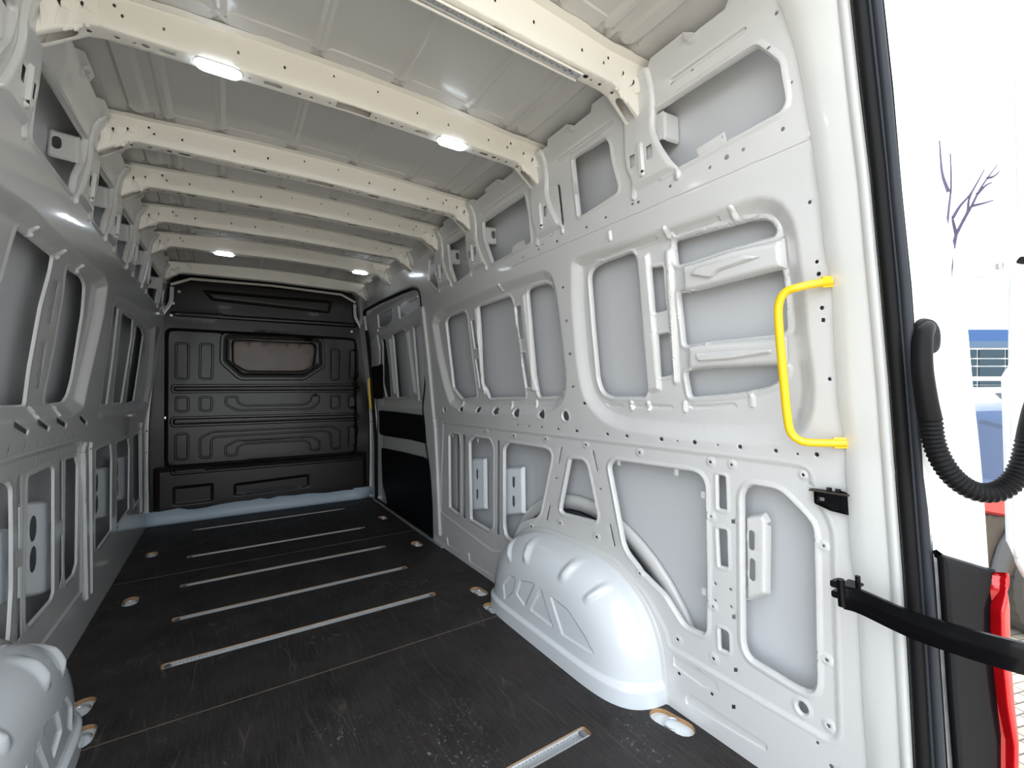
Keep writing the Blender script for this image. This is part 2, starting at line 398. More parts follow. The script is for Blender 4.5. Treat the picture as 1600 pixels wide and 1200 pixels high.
# lower section of the wall
low = WP([(692, 660), (800, 673), (1000, 696), (1200, 720), (1250, 727), (1266, 735), (1271, 763), (1302, 828), (1312, 1150), (1300, 1160), (1180, 1090), (1045, 1010), (1040, 985), (1010, 930), (960, 875), (900, 845), (850, 842), (800, 862), (770, 862), (688, 800)])
feats.append((rnd(low, .015), [(-.008, .004), (0, 0), (.004, -.0015), (.008, 0)]))
lo_ = .004
hole([(702, 680), (707, 677), (718, 680), (720, 700), (720, 800), (716, 803), (703, 792)], lo_, .012)
hole([(724, 679), (728, 680), (728, 811), (724, 808)], lo_, .003, None)
hole([(734, 690), (741, 683), (766, 687), (771, 700), (771, 822), (766, 829), (736, 811)], lo_, .014)
hole([(778, 688), (781, 689), (781, 836), (777, 834)], lo_, .003, None)
hole([(788, 700), (795, 692), (852, 701), (861, 706), (862, 716), (845, 800), (838, 809), (814, 816), (802, 845), (791, 838), (788, 820)], lo_, .018)
hole([(891, 717), (911, 719), (918, 727), (934, 807), (931, 815), (920, 812), (880, 802), (876, 797), (878, 785)], lo_, .01)
hole([(952, 728), (960, 719), (1085, 737), (1097, 745), (1102, 757), (1105, 900), (1104, 985), (1099, 991), (1070, 978), (1040, 930), (1007, 897), (982, 865), (975, 850)], lo_, .016)
hole([(1121, 741), (1134, 744), (1136, 797), (1122, 795)], lo_, .006, RIMS)
hole([(1121, 825), (1136, 828), (1138, 887), (1124, 885)], lo_, .006, RIMS)
hole([(1124, 980), (1139, 988), (1140, 1020), (1125, 1014)], lo_, .006, RIMS)
hole([(1160, 770), (1172, 757), (1215, 765), (1228, 775), (1262, 810), (1271, 825), (1273, 900), (1276, 1070), (1268, 1082), (1250, 1077), (1170, 1028), (1162, 1007), (1161, 900)], lo_, .02)
for a, b in (((877, 699), (873, 723)), ((926, 705), (933, 735)), ((859, 790), (854, 812)), ((953, 820), (960, 853))):
    A, B = WP([a, b]); holes.append((capsule(A, B, .0035, 3), None))
feats.append((rnd(WP([(1052, 1022), (1120, 1062), (1126, 1082), (1100, 1075), (1052, 1040)]), .01), STEP))
feats.append((rnd(WP([(1070, 1088), (1078, 1082), (1200, 1162), (1200, 1176), (1072, 1100)]), .01), STEP))
feats.append((rnd(WP([(698, 838), (716, 850), (718, 862), (700, 852)]), .01), STEP))
feats.append((rnd(WP([(732, 862), (775, 888), (772, 902), (734, 878)]), .01), STEP))
feats.append((rnd(WP([(656, 480), (664, 560), (672, 650), (679, 740), (683, 835), (690, 838), (686, 740), (680, 650), (672, 560), (663, 478)]), .01), [(-.010, -.014), (0, 0)]))
# small holes
small = [(896, 604, 2), (914, 630, 2.3), (880, 449, 2), (886, 501, 2), (891, 553, 2.4), (809, 664, 1.5), (827, 666, 1.5), (847, 667, 1.6), (873, 670, 1.6), (902, 673, 2.4), (950, 678, 2.2), (980, 681, 2.4), (1034, 686, 3), (1059, 689, 1.4), (1086, 691, 3.3), (1122, 695, 1.5), (1157, 698, 3.4), (1213, 704, 3.2), (1247, 709, 2), (1277, 710, 3.8),
 (989, 79.5*4-26, 0)]
small = [s for s in small if s[2] > 0]+[(989, 319, 2), (998, 316, 2.2), (947, 340, 2), (917, 355, 2), (871, 377, 1.8), (848, 382, 1.6), (842, 390, 1.6), (817, 402, 1.5), (1048, 291, 2.5), (1110, 262, 2.8), (1136, 246, 4.2), (1162, 234, 3.2), (1224, 202, 3.6), (1238, 129, 2.4), (1202, 76, 2.6), (1214, 21, 3.4), (1266, 316, 3.2), (1277, 409, 3.2), (1280, 428, 3.8), (1285, 481, 3.6), (1297, 592, 3.2), (1082, 109, 2.4), (1050, 130, 2.2), (1009, 157, 2),
 (1062, 1052, 2.5), (1113, 1084, 2.6), (1092, 1046, 1.5), (1117, 912, 2.4), (1117, 938, 2.3), (1141, 921, 2.4), (1142, 948, 2.4), (869, 747, 1.6), (938, 764, 1.8), (1278, 1160, 2.5), (1300, 1197, 4)]
for x, y, r in small:
    c = WP([(x, y), (x+r, y), (x, y+r)]); holes.append((circ(c[0], abs(c[1][0]-c[0][0]), abs(c[2][1]-c[0][1]), 8), None))
for x, y in ((1287, 500), (1146, 964), (1149, 1047), (1147, 1104), (1145, 815)):
    holes.append((WP([(x-3, y-3.5), (x+3, y-3), (x+3, y+3.5), (x-3, y+3)]), None))
c = WP([(1253, 1107), (1262, 1107), (1253, 1117)]); holes.append((circ(c[0], abs(c[1][0]-c[0][0]), abs(c[2][1]-c[0][1]), 14), RIMS))
BOSS = [(-.004, -.003), (.002, 0)]
for x, y, r in ((999, 707, 2), (1110, 722, 2.3), (1143, 726, 2.3), (852, 686, 1.5), (915, 695, 1.7), (830, 823, 1.6), (875, 817, 1.6), (932, 839, 2), (1111, 807, 2.3), (1255, 742, 2.5), (1287, 853, 2.6), (1292, 1031, 3), (1295, 1134, 3.2), (1114, 948, 2.2), (1059, 999, 2.3), (1115, 1029, 2.5), (1000, 896, 2.2), (802, 681, 1.5), (759, 674, 1.3)):
    c = WP([(x, y), (x+r, y), (x, y+r)]); a = abs(c[1][0]-c[0][0]); b = abs(c[2][1]-c[0][1])
    holes.append((circ(c[0], a, b, 8), None)); feats.append((circ(c[0], a*3, b*3, 14), BOSS))
for x, y in ((960, 370), (1045, 365), (1148, 335), (1012, 640-4), (986, 635), (1069, 637), (1174, 628), (786, 450), (838, 632), (800, 634), (724, 632)):
    c = W(x, y, .02); feats.append((capsule((c[0], c[1]-.012), (c[0], c[1]+.012), .007), [(-.004, -.008), (.002, 0)]))
for a_, b_ in [(.50, .96)]+list(zip(BOWS[:-2], BOWS[1:-1])): feats.append((capsule((a_+.12, 1.962), (b_-.12, 1.962), .008, 4), STEP))
ln_ = WP([(800, 417), (1268, 217)]); feats.append((capsule(ln_[0], ln_[1], .0022, 2), [(-.002, .003), (0, 0)]))
# upper band of openings
UP = [
 [(1021, 176), (1100, 124), (1181, 72), (1200, 85), (1217, 99), (1221, 125), (1227, 158), (1222, 172), (1135, 220), (1032, 276), (1037, 262), (1030, 235), (1022, 205)],
 [(895, 248), (945, 217), (952, 226), (955, 250), (966, 292), (965, 300), (905, 339)],
 [(755, 347), (820, 304), (826, 335), (830, 378), (770, 411), (757, 372)],
 [(700, 382), (727, 367), (733, 390), (742, 420), (712, 441), (704, 415)],
 [(671, 405), (680, 399), (686, 425), (692, 450), (683, 453), (670, 438)]]
for p in UP: hole(p, 0, .012, RIM)
c = WP([(863, 334), (864, 361)]); holes.append((capsule(c[0], c[1], .012), RIMS))
hole([(853, 292), (868, 285), (880, 330), (878, 352), (858, 364), (850, 320)][:0] or [(872, 288), (876, 290), (882, 350), (879, 352)], 0, .002, None)
# sliding door opening
sdo = WP([(567, 486), (592, 472), (625, 457), (645, 449), (655, 453), (658, 475), (665, 560), (664, 600), (660, 640), (665, 690), (672, 740), (675, 790), (676, 838)])
sdl = WP([(604, 795), (599, 760), (590, 640), (578, 560)])
sdh = np.concatenate([sdo, [(sdo[-1][0], -.05), (4.45, -.05)], [(4.45, .5), (4.43, 1.2), (4.38, 1.6)]])
holes.append((rnd(sdh, .05), [(0, .02), (.006, .004), (.02, 0)]))
# outline: rear edge, wavy top edge
bot = [(4.6, -.02), (wy_edge[0], -.02)]
rear = [(y, t) for y, t in zip(wy_edge[1:], np.arange(-.02, 2.06, .04)[1:])]
wav = []
y = rear[-1][0]+.03
k = 0
while y < 4.55:
    wav += [(y, 2.055), (y+.06, 2.055), (y+.085, 2.035), (y+.17, 2.035), (y+.195, 2.055)]
    y += .25
outl = np.array(bot+rear+wav+[(4.6, 2.05)])
for yy in np.arange(.75, 4.5, .25):
    feats.append((circ((yy, 2.035), .022, .018, 12), [(-.004, -.004), (.003, 0)]))
wr = sheet('wall_right', outl, holes, feats, wallmap(1), WHITE, res=.030, step=.012, folds=[.80, .87, 1.62, 1.93, 1.98, 2.03])
tag(wr, kind='structure', label='right side wall of pressed white steel with window recesses')

def skin(side, name, parent, y1):
    ts = [-.06, .0, .10, .24, .4, .8, .87, 1.2, 1.62, 1.93, 2.0, 2.06, 2.10]; ys = np.arange(.47, y1, .1).tolist()+[y1]
    P = np.array([(y, t) for t in ts for y in ys]); off = np.array([np.interp(t, [0, .10, .24, 2.05, 2.06], [.03, .04, .085, .085, .10]) for t in ts for _ in ys])
    V = wallmap(side)(P, off); n = len(ys)
    F = [(i*n+j, i*n+j+1, (i+1)*n+j+1, (i+1)*n+j) for i in range(len(ts)-1) for j in range(n-1)]
    return solidify(mesh(name, V, F, SKIN, parent), .004, 0)
skin(1, 'outer_skin', wr, 2.93)
# the skin's own swage: inner panel of the outer wheel arch seen through the big opening
def archring(name, parent, side, yc, zc, r0, r1, x, m):
    V = []; F = []; n = 24
    for i in range(n+1):
        a = math.radians(-5+190*i/n)
        for r, dx in ((r0, 0), (r1-.01, 0), (r1, .012)): V.append((side*(x+dx), yc+r*math.cos(a), zc+r*math.sin(a)))
    for i in range(n):
        for k in range(2): F.append((i*3+k, i*3+k+1, i*3+4+k, i*3+3+k))
    return solidify(mesh(name, V, F, m, parent), .003, 0)
archring('outer_arch_flange', wr, 1, 1.50, -.06, .585, .645, .945, WHITE)
archring('dark_arch_ring', wr, 1, 1.50, -.06, .46, .575, .950, DARKM)  # plain dark ring laid in for the dark region inside the arch flange
# brackets across the rear window bay
def strap(p, name='cross_bracket'):
    q = WP(p, .0); 
    sh = sheet(name, q, [(WP([(sx-2.5, sy-3), (sx+2.5, sy-2.5), (sx+2.5, sy+3), (sx-2.5, sy+2.5)], .0), None) for sx, sy in [s for s in ((1118, 417), (1131, 556)) if inside(np.array([W(*s)]), q)[0]]]
      + [(circ(W(*s), .004, .005, 8), None) for s in ((1086, 426), (1098, 558)) if inside(np.array([W(*s)]), q)[0]],
      [(q, [(-.012, .002), (-.006, .006), (0, .022)])], wallmap(1), WHITE, wr, res=.02, thick=.002, step=.008); return sh
def inset(p, k): 
    p = np.array(p, float); return p
strap([(1064, 415), (1078, 412), (1137, 392), (1205, 377), (1219, 372), (1223, 419), (1200, 424), (1137, 440), (1080, 455), (1066, 458)])
strap([(1073, 542), (1100, 537), (1200, 530), (1222, 527), (1224, 570), (1200, 572), (1100, 576), (1082, 578), (1073, 580)])
for p in ([(1076, 430), (1088, 416), (1160, 398), (1190, 400), (1120, 424), (1110, 435)], [(1085, 552), (1140, 548), (1205, 545), (1205, 552), (1140, 562), (1090, 565)]):
    q = rnd(WP(p, -.004), .01); sheet('bracket_rib', q, [], [(q, [(-.006, -.010), (0, -.002)])], wallmap(1), WHITE, wr, res=.02, thick=0, step=.008)
# brackets seen in the lower openings
def plate(p, ovals, parent, side=1, off=.045, m=BRACK, flange=True):
    q = WP(p, off, side); q = rnd(q, .006)
    H = [(capsule(W(x, y-dy, off, side), W(x, y+dy, off, side), r), RIMS) for x, y, dy, r in ovals]
    H = [(h, None) for h, _ in H]
    return sheet('reinforcement_bracket', q, H, [(q, [(-.012, 0), (-.006, .003), (0, .018)])], lambda P, D: wallmap(side)(P, D+off), m, parent, res=.03, thick=.0015, step=.008)
plate([(734, 717), (757, 716), (758, 796), (736, 798)], [(746, 741, 5, .012), (746, 772, 5, .012)], wr)
plate([(788, 732), (816, 730), (817, 803), (789, 806)], [(803, 753, 5, .013), (803, 783, 5, .013)], wr)
plate([(1163, 808), (1192, 802), (1199, 815), (1198, 930), (1165, 940)], [(1175, 844, 11, .0085), (1176, 890, 13, .0085)], wr, off=.015, m=WHITE)
for p in ([(1080, 249), (1090, 244), (1089, 233), (1133, 206), (1136, 221), (1110, 237)], [(790, 400), (800, 393), (802, 385), (818, 374), (822, 384)], [(897, 285), (902, 288), (903, 302), (898, 303)]):
    q_ = WP(p, -.003); sheet('edge_tab', q_, [(circ(WP([p[3]], -.003)[0]-np.array([-.008, .010]), .003, .003, 8), None)], [], lambda P, D: wallmap(1)(P, D-.003), WHITE, wr, res=.03, thick=.002, step=.01)
# small clip tabs on the edges of the openings
for x, y in ((965, 723), (1055, 738), (1097, 774), (1098, 925), (706, 681), (745, 688), (768, 690)):
    c = W(x, y); box('clip_tab', wall3(c[0], c[1], .006), (.004, .014, .022), WHITE, wr, bev=.001)
# rear end pillar with door seal and outer jamb (all fixed to the side wall)
sl = [(1330, -60), (1335, 0), (1350, 140), (1366, 275), (1381, 440), (1395, 600), (1405, 740), (1417, 900), (1426, 1050), (1434, 1200), (1442, 1320)]
sr = [(1368, -60), (1377, 0), (1392, 140), (1406, 300), (1421, 450), (1432, 600), (1444, 740), (1457, 900), (1467, 1050), (1477, 1200), (1486, 1320)]
def surfline(pts, off): 
    out = []
    for x, y in pts:
        try: Y, t = W(x, y, off)
        except Exception: continue
        out.append(np.array(wall3(Y, t, 0))+np.array([off, 0, 0]))
    return out
SL = surfline(sl, -.06); SR = surfline(sr, -.055)
zs = [p[2] for p in SL]
def atz(L, z): L = sorted(L, key=lambda p: p[2]); zz = [p[2] for p in L]; return np.array([np.interp(z, zz, [p[k] for p in L]) for k in range(3)])
ieb = [wall3(*p) for p in ie]
def edge_in(z): p = atz(ieb, z); return p
V = []; F = []; rows = np.concatenate([np.arange(-.1, 2.04, .03), [2.06]]).tolist()
sec_n = None
for z in rows:
    a = edge_in(min(z, 1.99)); b = atz(SL, z); a[2] = z; b[2] = z
    nrm = np.array([-.75, -.66, 0]); 
    bump = .004 if (1.28 < z < 1.6 or .95 < z < 1.24 or .62 < z < .88) else 0
    pts_ = [a+np.array([.012, .008, 0]), a+np.array([-.001, .0, 0]), a+np.array([-.010-bump, -.006, 0]), a*.72+b*.28+nrm*.016, a*.4+b*.6+nrm*.012, a*.22+b*.78+nrm*.004, b, b+np.array([.004, .03, 0])]
    for p in pts_: q = p.copy(); q[2] = z; V.append(q)
k = len(pts_)
for i in range(len(rows)-1):
    for j in range(k-1): F.append((i*k+j, i*k+j+1, (i+1)*k+j+1, (i+1)*k+j))
pil = solidify(mesh('rear_pillar', V, F, CREAM, wr), .003, 1)
# little holes on the pillar
# outer jamb plane
JA = np.array([.80, .308, 0]); JB = np.array([.975, .262, 0]); JD = (JB-JA)/np.linalg.norm(JB-JA); JN = np.array([JD[1], -JD[0], 0])
def J(px, py):
    d = ray(px, py); s = ((JA-C0)@JN)/(d@JN); p = C0+d*s; return ((p-JA)@JD, p[2])
def jmap(P, D): return np.stack([JA[0]+JD[0]*P[:, 0]-JN[0]*D, JA[1]+JD[1]*P[:, 0]-JN[1]*D, P[:, 1]], 1)
def JP(pts): return np.array([J(*p) for p in pts])
jl = [(1367, -60), (1376, 0), (1405, 300), (1432, 600), (1445, 740), (1459, 900), (1486, 1260)]
jr = [(1560, 1260), (1556, 1150), (1550, 1000), (1545, 900), (1537, 780), (1530, 700), (1521, 620), (1512, 517), (1497, 480), (1488, 450), (1486, 420), (1490, 385), (1484, 362), (1468, 305), (1455, 275), (1452, 200), (1437, 105), (1418, 0), (1402, -60)]
jo = JP(jl+jr)
jf = []
def ridge(p, prof=((-.004, -.004), (.001, 0))): jf.append((rnd(JP(p), .006), list(prof)))
ridge([(1388, 60), (1398, 60), (1420, 200), (1440, 330), (1446, 352), (1436, 352), (1425, 320), (1404, 190)])
ridge([(1400, 0), (1412, 0), (1432, 100), (1444, 190), (1446, 270), (1432, 230), (1415, 120)])
ridge([(1448, 362), (1480, 362), (1474, 380), (1452, 400), (1460, 450), (1490, 478), (1478, 480), (1450, 450), (1440, 400)])
ridge([(1462, 500), (1467, 500), (1500, 640), (1490, 760), (1484, 700)])
ridge([(1492, 770), (1502, 770), (1507, 845), (1497, 845)])
ridge([(1444, 800), (1449, 800), (1456, 862), (1451, 862)], ((-.001, .004), (0, 0)))
jamb = sheet('door_jamb', jo, [], jf, jmap, CREAM, wr, res=.03, thick=.01, step=.01)
# body-side outer skin edge behind the jamb
V = []; F = []
for p in jr:
    a, z = J(*p); q = jmap(np.array([[a, z]]), np.array([0.]))[0]; V += [q, q+np.array([.015, .06, 0]), q+np.array([.02, .22, 0])]
for i in range(len(jr)-1):
    for j in range(2): F.append((i*3+j, i*3+j+1, (i+1)*3+j+1, (i+1)*3+j))
solidify(mesh('outer_side_panel', V, F, CREAM, wr), .003, 0)

# door seal : thing
seal = empty('door_seal', (.83, .36, 0)); tag(seal, 'black ribbed rubber weatherstrip running up the open rear door pillar', 'seal')
def lerpL(f, push=.0):
    out = []
    for z in np.arange(-.12, 2.07, .01):
        a = atz(SL, z); b = atz(SR, z); p = a*(1-f)+b*f; p[2] = z; out.append(p+np.array([-.968, -.249, 0])*push)
    return out
_x = 0
tube('ribbed_bulb', lerpL(.22, .014), lambda i: .0125+.0007*(i % 2), RUBBER, seal, 12)
tube('seal_lip', lerpL(.58, .012), .0045, RUBG, seal, 10)
tube('outer_lip', lerpL(.84, .012), .0085, RUBG, seal, 10)
L1 = lerpL(-.02, .008); L2 = lerpL(1.10, .008); V = []; F = []
for a, b in zip(L1, L2): V += [a, b, b+np.array([.012, .012, 0]), a+np.array([.012, .012, 0])]
for i in range(len(L1)-1):
    for j in range(4): F.append((i*4+j, i*4+(j+1) % 4, (i+1)*4+(j+1) % 4, (i+1)*4+j))
mesh('seal_carrier', V, F, RUBBER, seal, smooth=False)

# ================================================================== LEFT WALL
H = []; Fe = []
RIML = [(0, .004), (.006, -.002), (.012, -.002), (.02, 0)]
def lh(p, off=0, r=.015, rim=RIML): H.append((rnd(WP(p, off, -1), r), rim))
bl = WP([(137, 600), (130, 637), (112, 651), (60, 658), (0, 662), (-60, 668), (-60, 250), (0, 290), (45, 320), (95, 370), (130, 402), (163, 430), (168, 445), (162, 490), (150, 545)], 0, -1)
Fe.append((rnd(bl, .02), REC))
lh([(25, 359), (81, 402), (77, 425), (62, 480), (44, 580), (37, 635), (0, 636), (-50, 640), (-50, 480), (0, 450), (13, 400)], .027, .015)
lh([(86, 439), (91, 440), (78, 508), (73, 508)], .027, .004, None)
lh([(66, 536), (71, 536), (60, 608), (55, 609)], .027, .004, None)
lh([(103, 421), (125, 434), (131, 448), (128, 490), (112, 590), (105, 617), (97, 630), (75, 633), (68, 625), (82, 560), (98, 470)], .027, .02)
bc = WP([(243, 508), (240, 560), (235, 605), (230, 632), (218, 640), (160, 650), (150, 655), (158, 600), (170, 500), (178, 458), (186, 462), (215, 480)], 0, -1)
Fe.append((rnd(bc, .02), REC))
lh([(190, 490), (207, 500), (205, 530), (197, 580), (189, 630), (176, 630), (180, 580)], .027, .012)
lh([(213, 509), (220, 514), (223, 525), (216, 575), (208, 627), (196, 632), (201, 590)], .027, .015)
lh([(178, 478), (184, 483), (176, 560), (166, 632), (157, 634), (165, 570)], .027, .006)
lh([(208, 525), (209.5, 526), (203, 570), (201, 570)], .027, .002, None)
lh([(186, 540), (188, 540), (181, 600), (179, 600)], .027, .002, None)
# drain holes on the sill
for x, y, w_, h_ in ((33, 669, 5, 7), (68, 664, 4, 6), (96, 660, 3.5, 5), (130, 656, 2.5, 6)):
    a_, b_ = WP([(x-w_*2.0, y-h_*.9), (x+w_*1.7, y+h_*.9)], 0, -1); H.append((capsule(a_, b_, .008, 5), [(0, .003), (.006, 0)]))
lowL = WP([(-70, 745), (0, 724), (60, 706), (126, 688), (128, 720), (126, 925), (60, 1015), (0, 1060), (-70, 1120)], 0, -1)
Fe.append((rnd(lowL, .015), [(-.008, .004), (0, 0), (.004, -.0015), (.008, 0)]))
lh([(-60, 765), (8, 754), (15, 763), (16, 830), (16, 920), (11, 1000), (0, 1020), (-60, 1080)], .004, .015)
lh([(26, 745), (31, 743), (31, 857), (27, 860)], .004, .003, None)
lh([(26, 888), (31, 885), (31, 995), (25, 1003)], .004, .003, None)
lh([(42, 747), (78, 729), (82, 733), (82, 925), (78, 937), (42, 978), (38, 975), (38, 900)], .004, .012)
lh([(92, 720), (96, 719), (96, 811), (92, 815)], .004, .003, None)
lh([(92, 838), (96, 835), (96, 900), (91, 922)], .004, .003, None)
lh([(101, 719), (117, 714), (120, 728), (118, 880), (113, 897), (100, 912), (99, 880)], .004, .012)
lh([(147, 705), (170, 694), (172, 715), (171, 828), (150, 857), (146, 855)], .004, .01)
lh([(180, 693), (198, 685), (200, 700), (199, 795), (180, 822)], .004, .01)
lh([(205, 683), (216, 678), (217, 778), (206, 795)], .004, .008)
# vertical beads either side of the middle post
for p in ([(127, 700), (131, 690), (134, 690), (136, 930), (132, 940)], [(139, 690), (141, 690), (142, 925), (139, 930)], [(219, 660), (222, 660), (222, 800), (219, 802)]):
    Fe.append((rnd(WP(p, 0, -1), .01), [(-.006, -.010), (0, 0)]))
for x, y in ((12, 703), (38, 697), (60, 692), (86, 686), (100, 681), (116, 677), (55, 718), (95, 706)):
    H.append((circ(W(x, y, 0, -1), .006, .005, 8), None))
for x, y in ((50, 363), (93, 398), (122, 421), (47, 646), (83, 643)):
    c = W(x, y, .02, -1); Fe.append((capsule((c[0], c[1]-.012), (c[0], c[1]+.012), .007), [(-.004, -.008), (.002, 0)]))
# upper band: openings between the bows
for a, b in zip(BOWS[:-1], BOWS[1:]):
    p = rnd([(a+.075, 1.90), (b-.075, 1.915), (b-.085, 1.84), (b-.14, 1.76), (b-.15, 1.70), (a+.10, 1.70), (a+.095, 1.78)], .015); H.append((p, RIM))
H.append((rnd([(.55, 1.90), (.88, 1.915), (.87, 1.84), (.82, 1.70), (.55, 1.70)], .015), RIM))
outl = np.array([(4.6, -.02), (.42, -.02), (.44, 1.0), (.50, 2.04)]+[(yy+dy, t) for yy in np.arange(.53, 4.3, .25) for dy, t in ((0, 2.055), (.06, 2.055), (.085, 2.035), (.17, 2.035), (.195, 2.055))]+[(4.6, 2.05)])
for yy in np.arange(.56, 4.5, .25): Fe.append((circ((yy, 2.035), .022, .018, 12), [(-.004, -.004), (.003, 0)]))
wl = sheet('wall_left', outl, H, Fe, wallmap(-1), WHITE, res=.035, step=.014, folds=[.80, .87, 1.62, 1.93, 1.98, 2.03])
wl.data.flip_normals()
tag(wl, kind='structure', label='left side wall of pressed white steel with window recesses')
skin(-1, 'outer_skin', wl, 4.62)
archring('outer_arch_flange', wl, -1, 1.50, -.06, .585, .645, .945, WHITE)
plate([(37, 786), (84, 781), (84, 925), (37, 935)], [(52, 826, 5, .034), (52, 874, 5, .034)], wl, -1, off=.03)
plate([(-30, 830), (22, 824), (22, 940), (-30, 965)], [(-8, 860, 5, .03)], wl, -1, off=.03)
plate([(144, 733), (172, 729), (172, 808), (144, 813)], [(151, 755, 3, .036), (151, 788, 3, .036)], wl, -1, off=.03)
plate([(178, 716), (200, 712), (200, 780), (178, 785)], [(183, 735, 3, .036), (183, 763, 3, .036)], wl, -1, off=.03)
# ================================================================== CEILING
ribs = [(-.62, .030), (-.54, .018), (-.377, .014), (-.125, .014), (.125, .014), (.377, .014), (.54, .018), (.62, .030)]
fe = []
ys = [.38]+BOWS+[4.58]
for a, b in zip(ys[:-1], ys[1:]):
    a2 = a+.085; b2 = b-.045
    for x, w_ in ribs:
        fe.append((capsule((x, a2+.03), (x, b2-.03), w_, 4), [(-.010, -.009), (0, 0)]))
        fe.append((rnd(rect(x-w_*1.5, b2-.035, x+w_*1.5, b2+.02), .01), [(-.006, .006), (0, 0)]))
    for x0, x1 in ((-.52, -.41), (-.35, -.16), (-.09, .09), (.16, .35), (.41, .52)):
        fe.append((rect(x0-.03, b2-.05, x1+.03, b2+.03), [(-.004, -.004), (0, 0)]))
def roofmap(P, D): return np.stack([P[:, 0], P[:, 1], 2.088-.030*(P[:, 0]/.75)**2+D], 1)
ceil = sheet('ceiling', rect(-.86, .36, .86, 4.7), [], fe, roofmap, ROOFM, res=.05, step=.03, thick=.003)
tag(ceil, kind='structure', label='grey ribbed steel roof skin seen from inside')
# ================================================================== ROOF BOWS
BT = np.array([0, .03, .036, .095, .100, .150, .155, .215, .24])      # section parameter
BY = np.array([-.045, -.018, -.014, .0, .004, .046, .050, .066, .09])
BZ = np.array([1., 1., .94, .04, .0, -.02, .02, 1., 1.])              # 0 bottom ... 1 roof
def zbot(x): return np.interp(np.abs(x), [0, .63, .66, .765, .78], [1.995, 1.984, 1.979, 1.906, 1.90])
def ztop(x): return 2.082-.034*(x/.75)**2
def bowmap(Yb):
    def f(P, D):
        x, t = P[:, 0], P[:, 1]; y = np.interp(t, BT, BY); k = np.interp(t, BT, BZ)
        fl = np.clip((np.abs(x)-.60)/.17, 0, 1); y = y-fl*.02*(t < .07)+fl*.01*(t > .12)
        zb = zbot(x); zt = ztop(x); z = zb+(zt-zb)*k
        under = (t >= .095) & (t <= .152); z = z+D*under; y = y+D*(~under)*(t < .1)
        return np.stack([x, Yb+y, z], 1)
    return f
